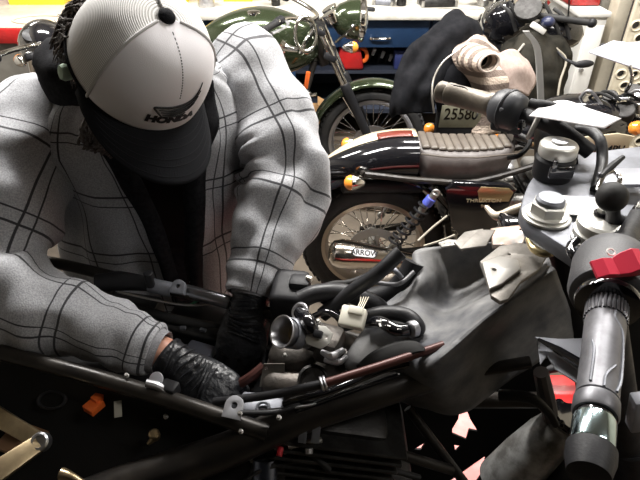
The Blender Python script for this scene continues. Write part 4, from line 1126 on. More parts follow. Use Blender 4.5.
sw = MB().lathe([(.018,-.006),(.026,.0),(.030,.008),(.031,.026),(.028,.040),(.020,.048),(.012,.05)], A2, d2, 30).box(A2+d2*.02+V((0,-.012,-.016)), (.05,.02,.03), RZ(-25), bev=.006).build('switch_housing', swm, hb)
MB().box(A2+d2*.012+V((-.006,-.031,.004)), (.020,.006,.017), RZ(-25), bev=.002).build('pale_button', mat('pale_grey_plate', (.34,.35,.39)), sw)
MB().torus(A2+d2*.022, d2, .0305, .0028, 30, 8).build('ridge', swm, sw)
MB().cyl(A2+d2*.04+V((-.004,-.03,-.004)), A2+d2*.04+V((-.004,-.036,-.004)), .008, 14, .002).build('round_button', gloss, sw)
part(MB().tube(zt([(530,103,1.45),(548,107,1.45),(566,112,1.44)]), [.007,.009,.008], 14, 10), 'lever_perch', blackpl)
part(MB().tube(zt([(520,135,1.37),(530,142,1.37),(520,155,1.36),(508,158,1.35)]), .004, 10, 14), 'cable', rubber)

# --- right (near) handlebar: throttle grip toward the camera
A, B = PZ(613,254,1.432), PZ(588,480,1.418); d = (B-A).normalized()
def proj_v(p):
    q = p-V((0,0,CAMH)); fw = V((0, math.cos(PIT), -math.sin(PIT))); up = V((0, math.sin(PIT), math.cos(PIT)))
    return 240-FPX*q.dot(up)/q.dot(fw)
def at(v):
    lo, hi = -.1, .4
    for _ in range(40):
        m_ = (lo+hi)/2
        if proj_v(A+d*m_) < v: lo = m_
        else: hi = m_
    return lo
hb2 = part(MB().cyl(PZ(640,215,1.40), A+d*.02, .0115, 18), 'handlebar', blackpl)
hous = MB(); s0, s1 = at(262), at(300)
hous.lathe([(.012,s0-.014),(.024,s0-.010),(.032,s0-.002),(.0345,s0+.010),(.0345,s1-.012),(.032,s1-.004),(.026,s1)], A, d, 36)
hous.box(A+d*(s0+.018)+V((.018,-.004,.0)), (.045,.045,.05), RZ(-8), bev=.012, seg=3)
ho = hous.build('switch_housing', mat('dark_grey_switch_plastic', (.07,.07,.075), .5, 0, bump=.25, bs=900), hb2)
# red rocker
rk = MB(); rc = PZ(614,268,1.463)
upv = V((0,-.42,.9)).normalized(); rx_ = V((.93,.14,.04)).normalized(); ry_ = upv.cross(rx_).normalized()
pr = [(-.019,0),(-.019,.003),(-.010,.0065),(.0,.004),(.006,.008),(.013,.014),(.021,.011),(.021,0)]
rings = []
for w in (-.0080,-.0075,.0075,.0080):
    e = .0006 if abs(w) > .0078 else 0
    rings.append([rc+rx_*x*(1-e*20)+upv*(y-(e if y > 0 else 0))+ry_*w*(1.0+(.25 if x > 0 else 0)) for x, y in pr])
rk.rings(rings).build('red_stop_switch', mat('red_switch_plastic', (.62,.035,.07), .35), ho, smooth=20)
MB().torus(PZ(611,252,1.471), upv, .0032, .0008, 20, 6).build('off_mark', white, ho)
fl_ = MB().lathe([(0.01760,0),(0.02680,.002),(0.02760,.005),(0.02640,.009),(0.01920,.011)], A+d*(s1-.001), d, 36).build('flange', gloss, hb2)
g0, g1, g2, g3 = at(306), at(322), at(400), at(416)
mb = MB(); mb.lathe([(0.01560,g0),(0.01560,g1)], A, d, 30)
x, y, dd = frame_axes(d)
for k in range(30):
    a = 2*PI*k/30; u_ = x*math.cos(a)+y*math.sin(a); mb.tube([A+d*g0+u_*.0160, A+d*(g1-.001)+u_*.0160], .0013, 6, 1)
mb.build('ribbed_collar', mat('silver_grip', (.17,.17,.185), .42, .45, col2=(.11,.11,.12), ns=40), hb2)
gm2 = mat('silver_grip', (.34,.34,.36))
gg = MB().lathe([(0.01560,g1-.001),(0.01616,g1+.003),(0.01520,(g1+g2)/2),(0.01488,g2-.004),(0.01520,g2-.001),(0.01376,g2),(0.01376,g2+.0012),(0.01584,g2+.0015),(0.01600,g3-.002),(0.01480,g3),(0.00080,g3)], A, d, 36).build('throttle_grip', gm2, hb2)
cm = V((0,-.5,.86)); sx_ = d.cross(cm).normalized(); cm = sx_.cross(d).normalized()
if cm.z < 0: cm = -cm
if sx_.x < 0: sx_ = -sx_
def on(t, ang, r): return A+d*t+(cm*math.cos(ang)+sx_*math.sin(ang))*r
L = g2-g1
for path in ([(0,-.0),(.10,.0),(.22,.5),(.45,.72),(.80,.72),(.97,.45)], [(.45,-.95),(.60,-.8),(.95,-.8)], [(.70,.25),(.85,-.15),(.99,-.2)]):
    MB().tube([on(g1+L*a, b, .0157) for a, b in path], .0011, 6, 30).build('grip_groove', alug, gg)
b0, b1, b2 = at(422), at(447), at(478)
MB().lathe([(0.01320,g3-.002),(0.01320,b0)], A, d, 30).build('end_gap', gloss, hb2)
be = MB().lathe([(0.01424,b0-.001),(0.01456,b0+.001),(0.01456,b1-.001),(0.01424,b1)], A, d, 36).build('bar_end_weight', mat('polished_steel', (0.48000,.61,.64), .14, 1.0), hb2)
MB().lathe([(0.01400,b1),(0.01640,b1+.002),(0.01640,b1+.010),(0.01360,b1+.022),(0.00080,b2)], A, d, 36).build('bar_end_cap', blackpl, hb2)
# lever blade assembly in front of the grip
lv = MB()
def yplate(pix, Y, name, m, th=.003, holes=(), parent=None, bev=.0005):
    Q = [PY(u, v, Y) for u, v in pix]; o = sum(Q, V((0,0,0)))/len(Q)
    hs = [[(lambda p: (p.x-o.x, p.z-o.z))(PY(u, v, Y)) for u, v in h] for h in holes]
    return part(MB().poly([(p.x-o.x, p.z-o.z) for p in Q], o, (1,0,0), (0,0,1), th, hs, bev=bev), name, m, parent)
lp = plan([(537,338),(560,340),(600,339),(600,378),(584,374)], 1.225, 'mirror_bracket', mat('pale_grey_plate', (.34,.35,.39)), .003)
plan([(538,342),(552,351),(590,378),(582,386),(572,379),(556,369),(547,354),(541,362)], 1.21, 'bracket_edge', mat('pale_grey_plate', (.34,.35,.39)), .003, parent=lp)
part(MB().tube([PZ(538,339,1.232), PZ(560,351,1.232), PZ(592,370,1.232)], [.002,.0055,.006], 10, 12), 'black_arm', gloss)
part(MB().tube([PY(576,302,.46), PY(574,292,.46), PY(579,284,.46)], .0015, 8, 10), 'wire_clip', mat('pale_wire', (.6,.55,.45)))

# added black sheet standing for the darkness in front of the engine, irregular gaps
panel = [(350,400),(430,385),(470,345),(500,318),(535,280),(600,290),(650,300),(655,520),(340,520),(335,440)]
cuts = [[(460,402),(466,402),(467,410),(470,418),(478,431),(469,429),(466,439),(452,433),(452,428),(458,418)],
        [(413,449),(426,441),(421,449)], [(400,457),(410,458),(403,467)], [(454,444),(461,445),(455,451)],
        [(447,482),(485,455),(484,470),(470,490),(448,490)],
        [(546,366),(556,360),(572,358),(600,372),(600,425),(580,436),(566,432),(556,420)], [(545,466),(556,462),(576,474),(574,490),(548,490)]]
yplate(panel, .76, 'dark_fill_panel', mat('matt_black_panel', (.012,.0115,.011)), .005, cuts)
part(MB().tube([PY(541,372,.60), PY(547,400,.60), PY(556,440,.60)], [.012,.014,.012], 10, 12, asp=1), 'brown_strut', mat('brown_strut_paint', (.06,.05,.045), .5))
# conical duct lower right
a, b = PY(566,420,.60), PY(478,505,.60); dd = (b-a).normalized()
dc = part(MB().lathe([(.030,0),(.034,.003),(.034,.010),(.032,.014),(.040,.05),(.046,.12),(.048,.2),(.001,.2)], a, dd, 30), 'air_duct', mat('dull_duct_alloy', (.42,.42,.41), .38, .6, col2=(.17,.165,.155), ns=18))
mb = MB()
for k in range(9): 
    p = a+(b-a)*0-dd*.006; ang = 2*PI*k/9; x_, y_, _ = frame_axes(dd)
    mb.ball(p+(x_*math.cos(ang)+y_*math.sin(ang))*.030, .008, seg=10)
mb.lathe([(.03,-.012),(.034,-.006),(.03,.002)], a, dd, 24)
mb.build('duct_seal', gloss, dc)
part(MB().tube([PY(500,395,.60),PY(530,398,.58),PY(548,412,.575),PY(556,425,.57)], [.010,.009,.007,.006], 12, 16), 'brake_hose', rubber)
part(MB().box(PY(640,412,.45), (.025,.02,.06), RY(-12), bev=.003), 'grey_strip', mat('pale_grey_plate', (.34,.35,.39)))

# ---- loose things around
q = PY(570, 400, .98)
t = thing('tool_box', 'red tool box with black handle on the lift deck behind the throttle grip', 'box', (.72, .965, .35))
MB().box((.72, .965, .42), (.30,.24,.138), bev=.015).build('body', redpaint, t)
MB().box((.72, .965, .50), (.31,.25,.025), bev=.008).build('lid', redpaint, t)
MB().tube([(.62,1.06,.51),(.63,1.06,.56),(.70,1.06,.575),(.78,1.06,.56),(.79,1.06,.51)], .012, 12, 24).build('handle', blackpl, t)
# white card on yoke
Q = [PZ(u, v, 1.383) for u, v in ((546,195),(600,198),(612,201),(598,213),(592,216),(537,212))]; o = sum(Q, V((0,0,0)))/6
k_ = MB().poly([(p.x-o.x, p.y-o.y) for p in Q], o, (1,0,0), (0,1,0), .0012, [(PZ(547,203,1.383).x-o.x, PZ(547,203,1.383).y-o.y, .0018)]).build('white_card', cardm)
tag(k_, 'small blank white card lying on the grey top yoke between the fork caps', 'card')
# paper tag on the far handlebar and white cable tie
g = [zt([(529,116,1.447),(558,121,1.452),(585,125,1.452),(604,129,1.446)]), zt([(536,110,1.449),(562,110,1.456),(590,116,1.455),(612,124,1.449)]), zt([(545,104,1.449),(566,101,1.456),(592,109,1.453),(621,119,1.447)])]
pt = MB().patch(g, 24, 12, disp=lambda a, b, p: .0008*math.sin(a*7)).build('paper_tag', paper, None, solid=.0008)
tag(pt, 'white paper tag with faint purple print over the far handlebar', 'paper tag')
tie = MB()
pp = catmull([PY(541,110,.83), PY(540,80,.84), PY(537,48,.85), PY(526,31,.86)], 30)
tie.rings([[p+V((a*.0050, b_*.0012, 0)) for a, b_ in ((-1,-1),(1,-1),(1,1),(-1,1))] for p in pp])
tt = tie.build('cable_tie', white); tag(tt, 'long white cable tie sticking up from the paper tag', 'cable tie')
# ================================================================ DRAPED AND BACKGROUND MOTORCYCLES
MD = Matrix.Translation((.78, 2.72, 0)) @ Matrix.Rotation(math.radians(67), 4, 'Z')
td = classic(MD, 'black motorcycle seen from behind under the jackets, with number plate', tankm=gloss,
    opts=dict(seat=(-.15,.5,.76), back=.10, bw=.80, rfend=gloss, head=(1.34,0,.97), sig=(-.16,.60)))
XF[0] = Matrix.Identity(4)
pc = PY(461,117,2.37)
MB().box((pc.x, 2.41, pc.z-.06), (.21,.05,.20), bev=.02).build('tail_box', blackpl, td)
# the plate faces the camera at the tail
pb = MB().box((pc.x,2.378,pc.z), (.185,.006,.115), RX(8), bev=.002).build('number_plate', mat('aged_yellow_plate', (.34,.33,.24), .5, 0, col2=(.26,.25,.18), ns=10), td)
MB().text('25580', .080, (pc.x, 2.373, pc.z+.010), (1,0,0), (0,-.14,1), .002, off=.0012, xs=.78).build('plate_number', gloss, pb)
MB().box((pc.x+.045,2.375,pc.z-.105), (.014,.006,.03), bev=.002).build('small_reflector', ivory, td)

# black jacket draped over the seat
def Yg(L): return [PY(*p) for p in L]
g = [Yg([(448,62,2.62),(452,40,2.66),(462,20,2.70),(478,34,2.66),(486,52,2.60)]),
     Yg([(420,72,2.50),(436,30,2.58),(455,12,2.62),(474,22,2.58),(478,48,2.52)]),
     Yg([(404,84,2.42),(414,45,2.46),(440,30,2.50),(458,34,2.50),(466,62,2.46)]),
     Yg([(396,98,2.36),(402,70,2.38),(424,58,2.40),(440,60,2.42),(446,80,2.40)]),
     Yg([(392,110,2.34),(398,98,2.32),(412,92,2.32),(426,90,2.34),(436,96,2.36)]),
     Yg([(392,117,2.34),(400,114,2.31),(412,113,2.31),(424,113,2.33),(434,112,2.35)])]
jk = MB().patch(g, 50, 60, disp=lambda a, b, p: .018*nz(p, 7)+.010*nz(p, 16, 4)+.006*math.sin((a*3+b*2)*6)).build('draped_jacket', cottonblk, None, solid=.012)
tag(jk, 'black jacket with pale zip draped over the motorcycle behind the tan seat', 'jacket')
zp = MB().tube(Yg([(434,113,2.33),(432,95,2.31),(434,78,2.34),(443,62,2.36),(458,50,2.38),(474,36,2.44)]), .004, 8, 40); zp.build('zip', mat('pale_zip', (.5,.47,.42), .4, .6), jk)
# dark inner lining bulk to the right of the zip
g = [Yg([(440,62,2.45),(458,52,2.48),(474,58,2.50)]), Yg([(434,82,2.40),(455,74,2.40),(476,80,2.44)]), Yg([(436,104,2.38),(456,98,2.37),(478,104,2.42)]), Yg([(438,112,2.40),(458,110,2.40),(478,112,2.44)])]
MB().patch(g, 24, 24, disp=lambda a, b, p: .010*nz(p, 12)).build('lining', cottonblk, jk, solid=.01)
# striped knit jumper
g = [Yg([(470,36,2.52),(480,34,2.56),(492,46,2.60)]), Yg([(456,48,2.46),(474,42,2.46),(500,54,2.56)]), Yg([(452,58,2.42),(474,60,2.40),(504,66,2.50)]),
     Yg([(462,74,2.42),(484,80,2.38),(510,78,2.46)]), Yg([(472,92,2.42),(492,94,2.38),(512,90,2.46)]), Yg([(470,112,2.42),(486,114,2.38),(508,104,2.44)]), Yg([(462,134,2.40),(484,135,2.37),(498,132,2.42)])]
kn = MB().patch(g, 30, 50, disp=lambda a, b, p: .010*nz(p, 10)+.004*nz(p, 30), uvs=(.4, 1.25)).build('knit_jumper', knit, None, solid=.010)
tag(kn, 'brown and cream striped knit jumper hanging beside the black jacket', 'jumper')
# rolled sleeve; a black disc inside stands for its shaded mouth
a, b = PY(470,56,2.42), PY(489,63,2.30); dv = (b-a)
x, y, dd = frame_axes(dv); rings = []
prof = [(.062,0),(.064,.3),(.060,.6),(.050,.85),(.047,1.0),(.038,1.0),(.036,.7),(.034,.2)]
mb = MB(); rg = [[a+dv*h+(x*math.cos(2*PI*k/28)*1.15+y*math.sin(2*PI*k/28)*.85)*r for k in range(28)] for r, h in prof]
mb.rings(rg, True, False, uv=lambda j, i: (i/28*.4, prof[j][1]*.55)).build('sleeve', knit, kn)
mb = MB().lathe([(.036,0),(.001,0)], a+dv*.55, dv, 20); mb.build('sleeve_shade_disc', tee, kn)
MB().torus(b, dv, .043, .006, 30, 8, 1.12, .85).build('cuff', mat('pale_cuff', (.55,.47,.41), .9), kn)
# pale plaid lining sleeve hanging to the right (pinkish)
g = [Yg([(494,56,2.50),(512,50,2.56),(528,62,2.62)]), Yg([(500,70,2.46),(518,68,2.48),(536,80,2.56)]), Yg([(496,90,2.44),(512,90,2.44),(528,96,2.5)])]
MB().patch(g, 20, 20, disp=lambda a, b, p: .01*nz(p, 12)).build('folded_hem', mat('dusky_knit', (.42,.33,.29), .95, 0, col2=(.34,.26,.23), ns=40, bump=.5, bs=200), kn, solid=.01)

# olive black bag behind
g = [Yg([(500,52,2.95),(515,34,3.02),(538,26,3.05),(560,34,3.05),(572,52,3.05)]),
     Yg([(500,60,2.85),(516,44,2.84),(537,36,2.86),(560,44,2.90),(571,66,2.95)]),
     Yg([(500,78,2.80),(520,70,2.74),(540,66,2.74),(558,76,2.80),(566,92,2.9)]),
     Yg([(500,104,2.80),(520,104,2.74),(542,102,2.74),(560,106,2.80),(566,112,2.9)]),
     Yg([(502,125,2.85),(520,128,2.80),(542,127,2.80),(558,126,2.85),(566,124,2.95)])]
bg = MB().patch(g, 40, 40, disp=lambda a, b, p: .022*nz(p, 9)+.012*nz(p, 22)+.02*abs(math.sin(a*7+b*2))**6).build('canvas_bag', bagm, None, solid=.015)
tag(bg, 'olive black canvas bag hanging behind the jumper at right', 'bag')
MB().tube(Yg([(556,48,2.87),(566,60,2.85),(560,82,2.76),(557,104,2.72),(556,122,2.74)]), .006, 8, 30).build('strap', mat('beige_strap', (.34,.31,.25), .8), bg)
MB().tube(Yg([(503,66,2.80),(515,55,2.76),(524,44,2.80)]), .006, 8, 20).build('piping', mat('pale_zip', (.5,.47,.42)), bg)
# mirror and bar end of the motorcycle at the right rear
c = PY(584,64,2.75)
mb = MB().ball(c, .05, (1.0,.35,.38), 20, RY(-4)).tube([c+V((-.04,.0,0)), c+V((-.08,.05,.01)), c+V((-.10,.12,.03))], [.010,.006,.006], 8, 10)
m_ = mb.build('mirror', blackpl, td)
a, b = PY(555,18,3.0), PY(592,23,2.92)
gx = MB().tube([a-(b-a)*.6, a, b], .017, 14, 10).build('bar_grip', rubber, td)
MB().ball(b, .024, (1,1,1), 14).build('bar_end', blackpl, gx)
MB().tube([PY(568,17,2.98), PY(569,5,2.96), PY(569,-8,2.95)], .004, 8, 10).build('antenna_rod', blackpl, td)
mb = MB().lathe([(.03,-.06),(.06,-.04),(.07,0),(.066,.008)], PY(528,8,2.95), (-.3,-.6,.7), 24); im = mb.build('instrument', darkmet, td)
MB().lathe([(.066,.006),(.001,.007)], PY(528,8,2.95), (-.3,-.6,.7), 24).build('dial_face', mat('grey_dial', (.30,.29,.26), .3), im)
MB().box(PY(538,28,2.90), (.085,.03,.03), RY(28) , bev=.006).build('white_buckle', white, td)
MB().ball(PY(548,22,2.9), .035, (1,1,.8), 16).build('blue_switch_pod', mat('navy_black', (.02,.025,.06), .35), td)
mb = MB()
for k in range(7):
    u0 = 500+k*9; mb.tube([PY(u0,random.uniform(0,15),3.05), PY(u0+10,random.uniform(10,30),3.0), PY(u0+16,random.uniform(15,40),2.98)], .010, 8, 12)
mb.build('cable_bundle', rubber, td)
MB().ball(PY(556,34,3.05), .13, (1.1,.5,.7), 24, disp=lambda p: .12*nz(p, 3)).build('dark_headlamp_cowl', gloss, td)
MB().ball(PY(505,24,3.2), .12, (1.0,.5,.9), 24, disp=lambda p: .12*nz(p, 3, 2)).build('dark_fairing', gloss, td)

# pale folded fly screen near front of black and cream motorcycle
pts = [PY(589,52,2.00), PY(613,41,2.12), PY(660,41,2.12), PY(665,80,1.95), PY(640,70,1.96)]
top = PY(626,43,2.08)
mb = MB(); mb.add([pts[0],pts[1],top,pts[4]], [[0,1,2,3]]).add([top,pts[2],pts[3],pts[4]], [[0,1,2,3]])
fs = mb.build('fly_screen', mat('milky_white_plastic', (.52,.52,.58), .35), tb_, solid=.006)
MB().tube([PY(630,66,1.96), PY(632,80,1.97), (1.16,2.04,1.0)], .006, 8, 10).build('screen_stay', chrome, tb_)
# instruments cluster of the black and cream motorcycle pulled near frame edge
for i, (u, v, r) in enumerate(((624,110,.040),(642,98,.045),(610,96,.028),(596,100,.02),(633,90,.03))):
    c = PY(u, v, 1.98+.03*i); dd = V((-.35,-.35,.87)).normalized()
    g_ = MB().lathe([(r*.5,-r*1.2),(r*.9,-r),(r,-.004),(r,.004),(r*.9,.007)], c, dd, 24).build('instrument', chrome if i % 2 else darkmet, tb_)
    MB().lathe([(r*.9,.006),(.001,.0065)], c, dd, 24).build('dial_face', gloss if i % 2 == 0 else mat('grey_dial', (.30,.29,.26)), g_)
for i in range(9):
    u = 575+i*8; MB().tube([PY(u,104-i,2.05), PY(u+14,96+random.uniform(-6,5),2.02), PY(u+30,104+random.uniform(-8,8),1.98)], .006, 8, 12).build('control_cable', rubber if i % 3 else steel, tb_)
turn = MB().lathe([(.004,-.03),(.022,-.018),(.026,0),(.02,.014),(.002,.02)], PY(637,128,1.86), (.3,-.7,.3), 20).build('turn_signal', amber, tb_)
MB().box(PY(631,166,1.75), (.020,.010,.10), RY(35), bev=.004).build('orange_tag', orange, tb_)
MB().box(PY(624,183,1.74), (.03,.012,.02), bev=.004).build('red_clip', redpaint, tb_)
MB().tube([PY(640,150,1.80), PY(633,170,1.80), PY(629,190,1.80)], .012, 12, 10).build('chrome_tube', chrome, tb_)
MB().lathe([(.026,-.03),(.028,.02),(.024,.028),(.001,.03)], PY(572,193,1.84), (0,-.3,1), 22).build('chrome_cap', mat('bright_alloy', (.62,.61,.57)), tb_)

# motorcycle at the far left behind the mechanic: headlight, indicator, fork, tyre
M3 = Matrix.Translation((-1.02, 2.35, 0)) @ Matrix.Rotation(math.radians(197), 4, 'Z')
tl = classic(Matrix.Translation((-.42, 2.62, 0)) @ Matrix.Rotation(math.radians(196), 4, 'Z') @ Matrix.Translation((-.95,0,0)) if False else Matrix.Translation((-.54, 1.68, 0)) @ Matrix.Rotation(math.radians(127), 4, 'Z'),
    'black motorcycle at far left behind the shoulder with amber indicator and round headlight', tankm=gloss, opts=dict(head=(1.27,.0,.99), headm=gloss, hr=.115, back=.22, rise=.02, instm=blackpl, sigf=.12))
# ================================================================ THE MECHANIC
PR = thing('person', 'mechanic in white cap and grey plaid jacket leaning over the stripped motorcycle', 'person', (-.32, 1.28, 0))
# joints
shR, elR, wrR = V((-.500,.93,1.335)), V((-.555,.70,1.165)), PZ(163,353,1.10)
shL, elL, wrL = V((-.150,1.06,1.38)), V((-.068,.93,1.255)), PZ(251,298,1.11)
neck = V((-.285,.90,1.44)); hips = V((-.34,1.24,.93))
hc = V((-.271,.80,1.492))                      # head centre
F = V((.42,-math.cos(math.radians(49)),-math.sin(math.radians(49)))).normalized()   # where the face looks
U0 = V((0,0,1)); Rg = F.cross(U0).normalized(); Rg = -Rg if Rg.x < 0 else Rg
U = Rg.cross(F).normalized(); U = -U if U.z < 0 else U
roll = math.radians(-14)
Rg, U = (Rg*math.cos(roll)+U*math.sin(roll)), (U*math.cos(roll)-Rg*math.sin(roll))
def hd(x, f, u): return hc+Rg*x+F*f+U*u
Rm = Matrix((Rg, F, U)).transposed()

# one continuous body
b = MB()
b.ball(hd(0,-.005,.02), .1, (.76,.96,1.05), 28, Rm)
b.ball(hd(0,.03,-.05), .07, (.80,.85,.95), 22, Rm)          # jaw
b.tube([hd(0,.088,.02), hd(0,.108,-.015), hd(0,.098,-.028)], [.010,.014,.012], 12, 8)   # nose
for s in (-1, 1):
    b.ball(hd(s*.078,-.01,-.005), .03, (.32,.7,1.05), 16, Rm)   # ears
    b.ball(hd(s*.032,.078,.018), .014, seg=12)
b.tube([hd(0,-.03,-.04), neck+V((0,-.01,.0)), V((-.31,.99,1.38))], [.060,.062,.08], 18, 12)
b.tube([V((-.31,.985,1.40)), V((-.315,1.05,1.28)), V((-.325,1.13,1.10)), hips], [.07,.095,.092,.100], 22, 24)
b.tube([shR.lerp(shL,.0), shR.lerp(shL,.5)+V((0,.01,.01)), shL], [.058,.075,.058], 18, 14)
for sh, el, wr in ((shR, elR, wrR), (shL, elL, wrL)):
    b.tube([sh, sh.lerp(el,.5), el, el.lerp(wr,.4), wr, wr+(wr-el).normalized()*(.012 if el is elL else .020)], [.056,.050,.040,.034,.0235 if el is elL else .027,.019 if el is elL else .021], 18, 26)
for s in (-1, 1):
    k = hips+V((s*.10,0,-.05)); kn_ = V((hips.x+s*.13,1.24,.50)); an = V((hips.x+s*.15,1.30,.09))
    b.tube([k, kn_, an], [.088,.060,.040], 18, 24)
    b.tube([an+V((0,.03,-.03)), an+V((0,-.13,-.06))], [.04,.03], 14, 5)
body = b.build('body', skin, PR, remesh=.009, sm=6)

# trousers and boots
mb = MB()
mb.tube([hips+V((0,0,.10)), hips+V((0,0,.0)), hips+V((0,0,-.10))], [.150,.160,.155], 28, 8, asp=1.2)
for s in (-1, 1):
    k = hips+V((s*.10,0,-.04)); kn_ = V((hips.x+s*.13,1.235,.50)); an = V((hips.x+s*.15,1.30,.10))
    mb.tube([k, kn_, an], [.105,.078,.068], 22, 26)
mb.build('trousers', denim, PR, remesh=.012, sm=4)
for s in (-1, 1):
    an = V((hips.x+s*.15,1.30,.0))
    bt = MB().tube([an+V((0,.02,.16)), an+V((0,.02,.08)), an+V((0,.0,.055))], [.056,.055,.05], 18, 8).tube([an+V((0,.05,.045)), an+V((0,-.05,.048)), an+V((0,-.15,.035)), an+V((0,-.17,.03))], [.042,.045,.040,.022], 18, 14, asp=1.1)
    bo = bt.build('boot', rubber, PR, remesh=.008, sm=3)
    MB().box(an+V((0,-.055,.010)), (.095,.27,.02), bev=.008).build('sole', rubber, bo)

# black T-shirt front
def ringpt(c, rx, ry, a, yaw=0):
    p = V((rx*math.sin(a), -ry*math.cos(a), 0)); return V(c)+RZ(yaw) @ p
YAW = 24
T = [((-.34,1.21,.96),.165,.125),((-.33,1.14,1.10),.165,.130),((-.315,1.05,1.26),.165,.125),((-.305,.985,1.37),.14,.10),((-.292,.93,1.425),.078,.07)]
rings = []
for k in range(25):
    t_ = k/24; c = catmull([x[0] for x in T], 24)[k]; rx = lerps([x[1] for x in T], t_); ry = lerps([x[2] for x in T], t_)
    rings.append([ringpt(c, rx, ry, 2*PI*j/40, YAW)+V((0,0,.0)) + V((nz(c+V((j*.1,0,0)), 9)*.006,)*3) for j in range(40)])
MB().rings(rings, True, False).build('t_shirt', tee, PR, solid=.004)

# jacket torso shell, open at the front; hangs away from the body
J = [((-.325,1.045,.930),.235,.185),((-.325,1.035,1.03),.235,.185),((-.318,1.015,1.14),.225,.172),((-.312,1.0,1.24),.215,.160),((-.308,.975,1.33),.205,.142),((-.303,.965,1.40),.165,.115),((-.292,.93,1.455),.100,.088)]
GAP = [.06,.08,.12,.19,.32,.48,.75]       # half opening angle
NJ = 84; NT = 60
cs = catmull([x[0] for x in J], NT); rings = []
for k in range(NT+1):
    t_ = k/NT; rx, ry, gp = (lerps([x[1] for x in J], t_), lerps([x[2] for x in J], t_), lerps(GAP, t_))
    rg = []
    for j in range(NJ+1):
        a = gp+(2*PI-2*gp)*j/NJ-.10
        p = ringpt(cs[k], rx, ry, a, YAW)
        n = (p-cs[k]); n.z = 0; n.normalize()
        front = max(0, math.cos(a))
        fold = .012*nz(V((math.sin(a)*3, math.cos(a)*3, t_*2.2)), 1.6, 1)+.012*(1-t_)*math.sin(a*9+t_*3+2*nz(V((a,t_*2,0)),1))*front+.008*nz(p, 13)
        edge = min(j, NJ-j)/NJ
        curl = .018*math.exp(-edge*26)*(1-t_)
        p = p+n*(fold+curl)
        rg.append(p)
    rings.append(rg)
jm = MB().rings(rings, False, False, uv=lambda i, j: (j/NJ*1.32, i/NT*.62))
# sleeves
def sleeve(mb, sh, el, wr, r, seed, out):
    d1 = (el-sh).normalized(); d2 = (wr-el).normalized()
    p = [sh-d1*.05+out*(-.02), sh+out*.005, sh.lerp(el,.5)+out*.012, el-d1*.03+out*.012, el.lerp(wr,.16)+out*.010, el.lerp(wr,.55), wr-d2*.018, wr]
    n = 90; P = catmull(p, n); seg = 44; rings = []
    x, y, d = frame_axes(P[1]-P[0]); s_ = 0; ss = []
    tot = sum((P[i+1]-P[i]).length for i in range(n)); sl = 0
    for i in range(n+1):
        dd = (P[min(i+1,n)]-P[max(i-1,0)]).normalized(); x = (x-dd*x.dot(dd)).normalized(); y = dd.cross(x)
        if i: sl += (P[i]-P[i-1]).length
        u = sl/tot; rr = lerps(r, i/n); ss.append(sl); rg = []
        elb = math.exp(-((P[i]-el).length/.075)**2)
        cuffy = math.exp(-((P[i]-wr).length/.075)**2)
        for k in range(seg):
            a = 2*PI*k/seg; dr = x*math.cos(a)+y*math.sin(a)
            inner = max(0, -dr.dot(out))
            q = P[i]+dr*rr
            f = (.014+.020*elb)*nz(V((math.cos(a)*1.3, math.sin(a)*1.3, sl*16+a*.0)), 1, seed)
            f += elb*inner*.022*math.sin(sl*130+seed+math.cos(a)*1.5)
            f += .006*cuffy*math.sin(sl*150+math.sin(a+seed)*2.2)
            w = nz(V((q.x*9+seed, q.y*9, q.z*9))); f += .012*(1-abs(w)*2.4)*.6
            f += .004*nz(q, 30)
            rg.append(q+dr*(f*(1-.65*cuffy) if i < n-3 else f*.3))
        rings.append(rg)
    mb.rings(rings, True, False, uv=lambda i, k: (k/seg*.50+seed*.31, ss[i]+seed*.17))
out_R = V((-.55,-.55,.25)).normalized(); out_L = V((.85,.15,.45)).normalized()
sleeve(jm, shR, elR, wrR-(wrR-elR).normalized()*.012, [.076,.090,.088,.080,.074,.064,.050,.040,.035], 1.3, out_R)
sleeve(jm, shL, elL, wrL-(wrL-elL).normalized()*.004, [.078,.090,.086,.080,.076,.070,.056,.042,.038], 4.1, out_L)
jacket = jm.build('plaid_jacket', plaid, PR, solid=.005, smooth=80)
# cuffs in plain grey rib
cuffm = mat('grey_rib_knit', (.30,.30,.315), .92, 0, col2=(.21,.21,.225), ns=260, bump=.5, bs=600)
for el, wr in ((elR, wrR), (elL, wrL)):
    d = (wr-el).normalized(); x, y, dd = frame_axes(d); rings = []
    for i, (r_, h) in enumerate(((.040,-.070),(.0425,-.055),(.040,-.035),(.0375,-.018),(.0355,-.006),(.0345,.0),(.030,-.002),(.029,-.02))):
        rings.append([wr+d*h+(x*math.cos(2*PI*k/48)+y*math.sin(2*PI*k/48))*(r_+(.0008 if k % 2 else 0)+.003*nz(V((math.cos(2*PI*k/48),math.sin(2*PI*k/48),h*30)),1.5)) for k in range(48)])
    MB().rings(rings, True, False).build('cuff', cuffm, jacket)
# zip along opening edge
def edge(j, k0, k1, off=0): return [rings_t[k][j]+V((0,-.004,.002)) for k in range(k0, k1)]
rings_t = []
for k in range(NT+1): rings_t.append([jm.v[k*(NJ+1)+j] for j in (0, NJ)])
for e in (0, 1):
    MB().tube([rings_t[k][e]+V((0,-.004,0)) for k in range(0, NT-6, 4)], .0045, 8, 60).build('zip_edge', hoodm, jacket)
zp = rings_t[14][0]+V((-.004,-.012,0))
MB().box(zp, (.007,.003,.012), bev=.001).torus(zp+V((0,0,-.014)), (0,1,0), .006, .0014, 18, 6, .8, 1.3).build('zip_pull', steel, jacket)

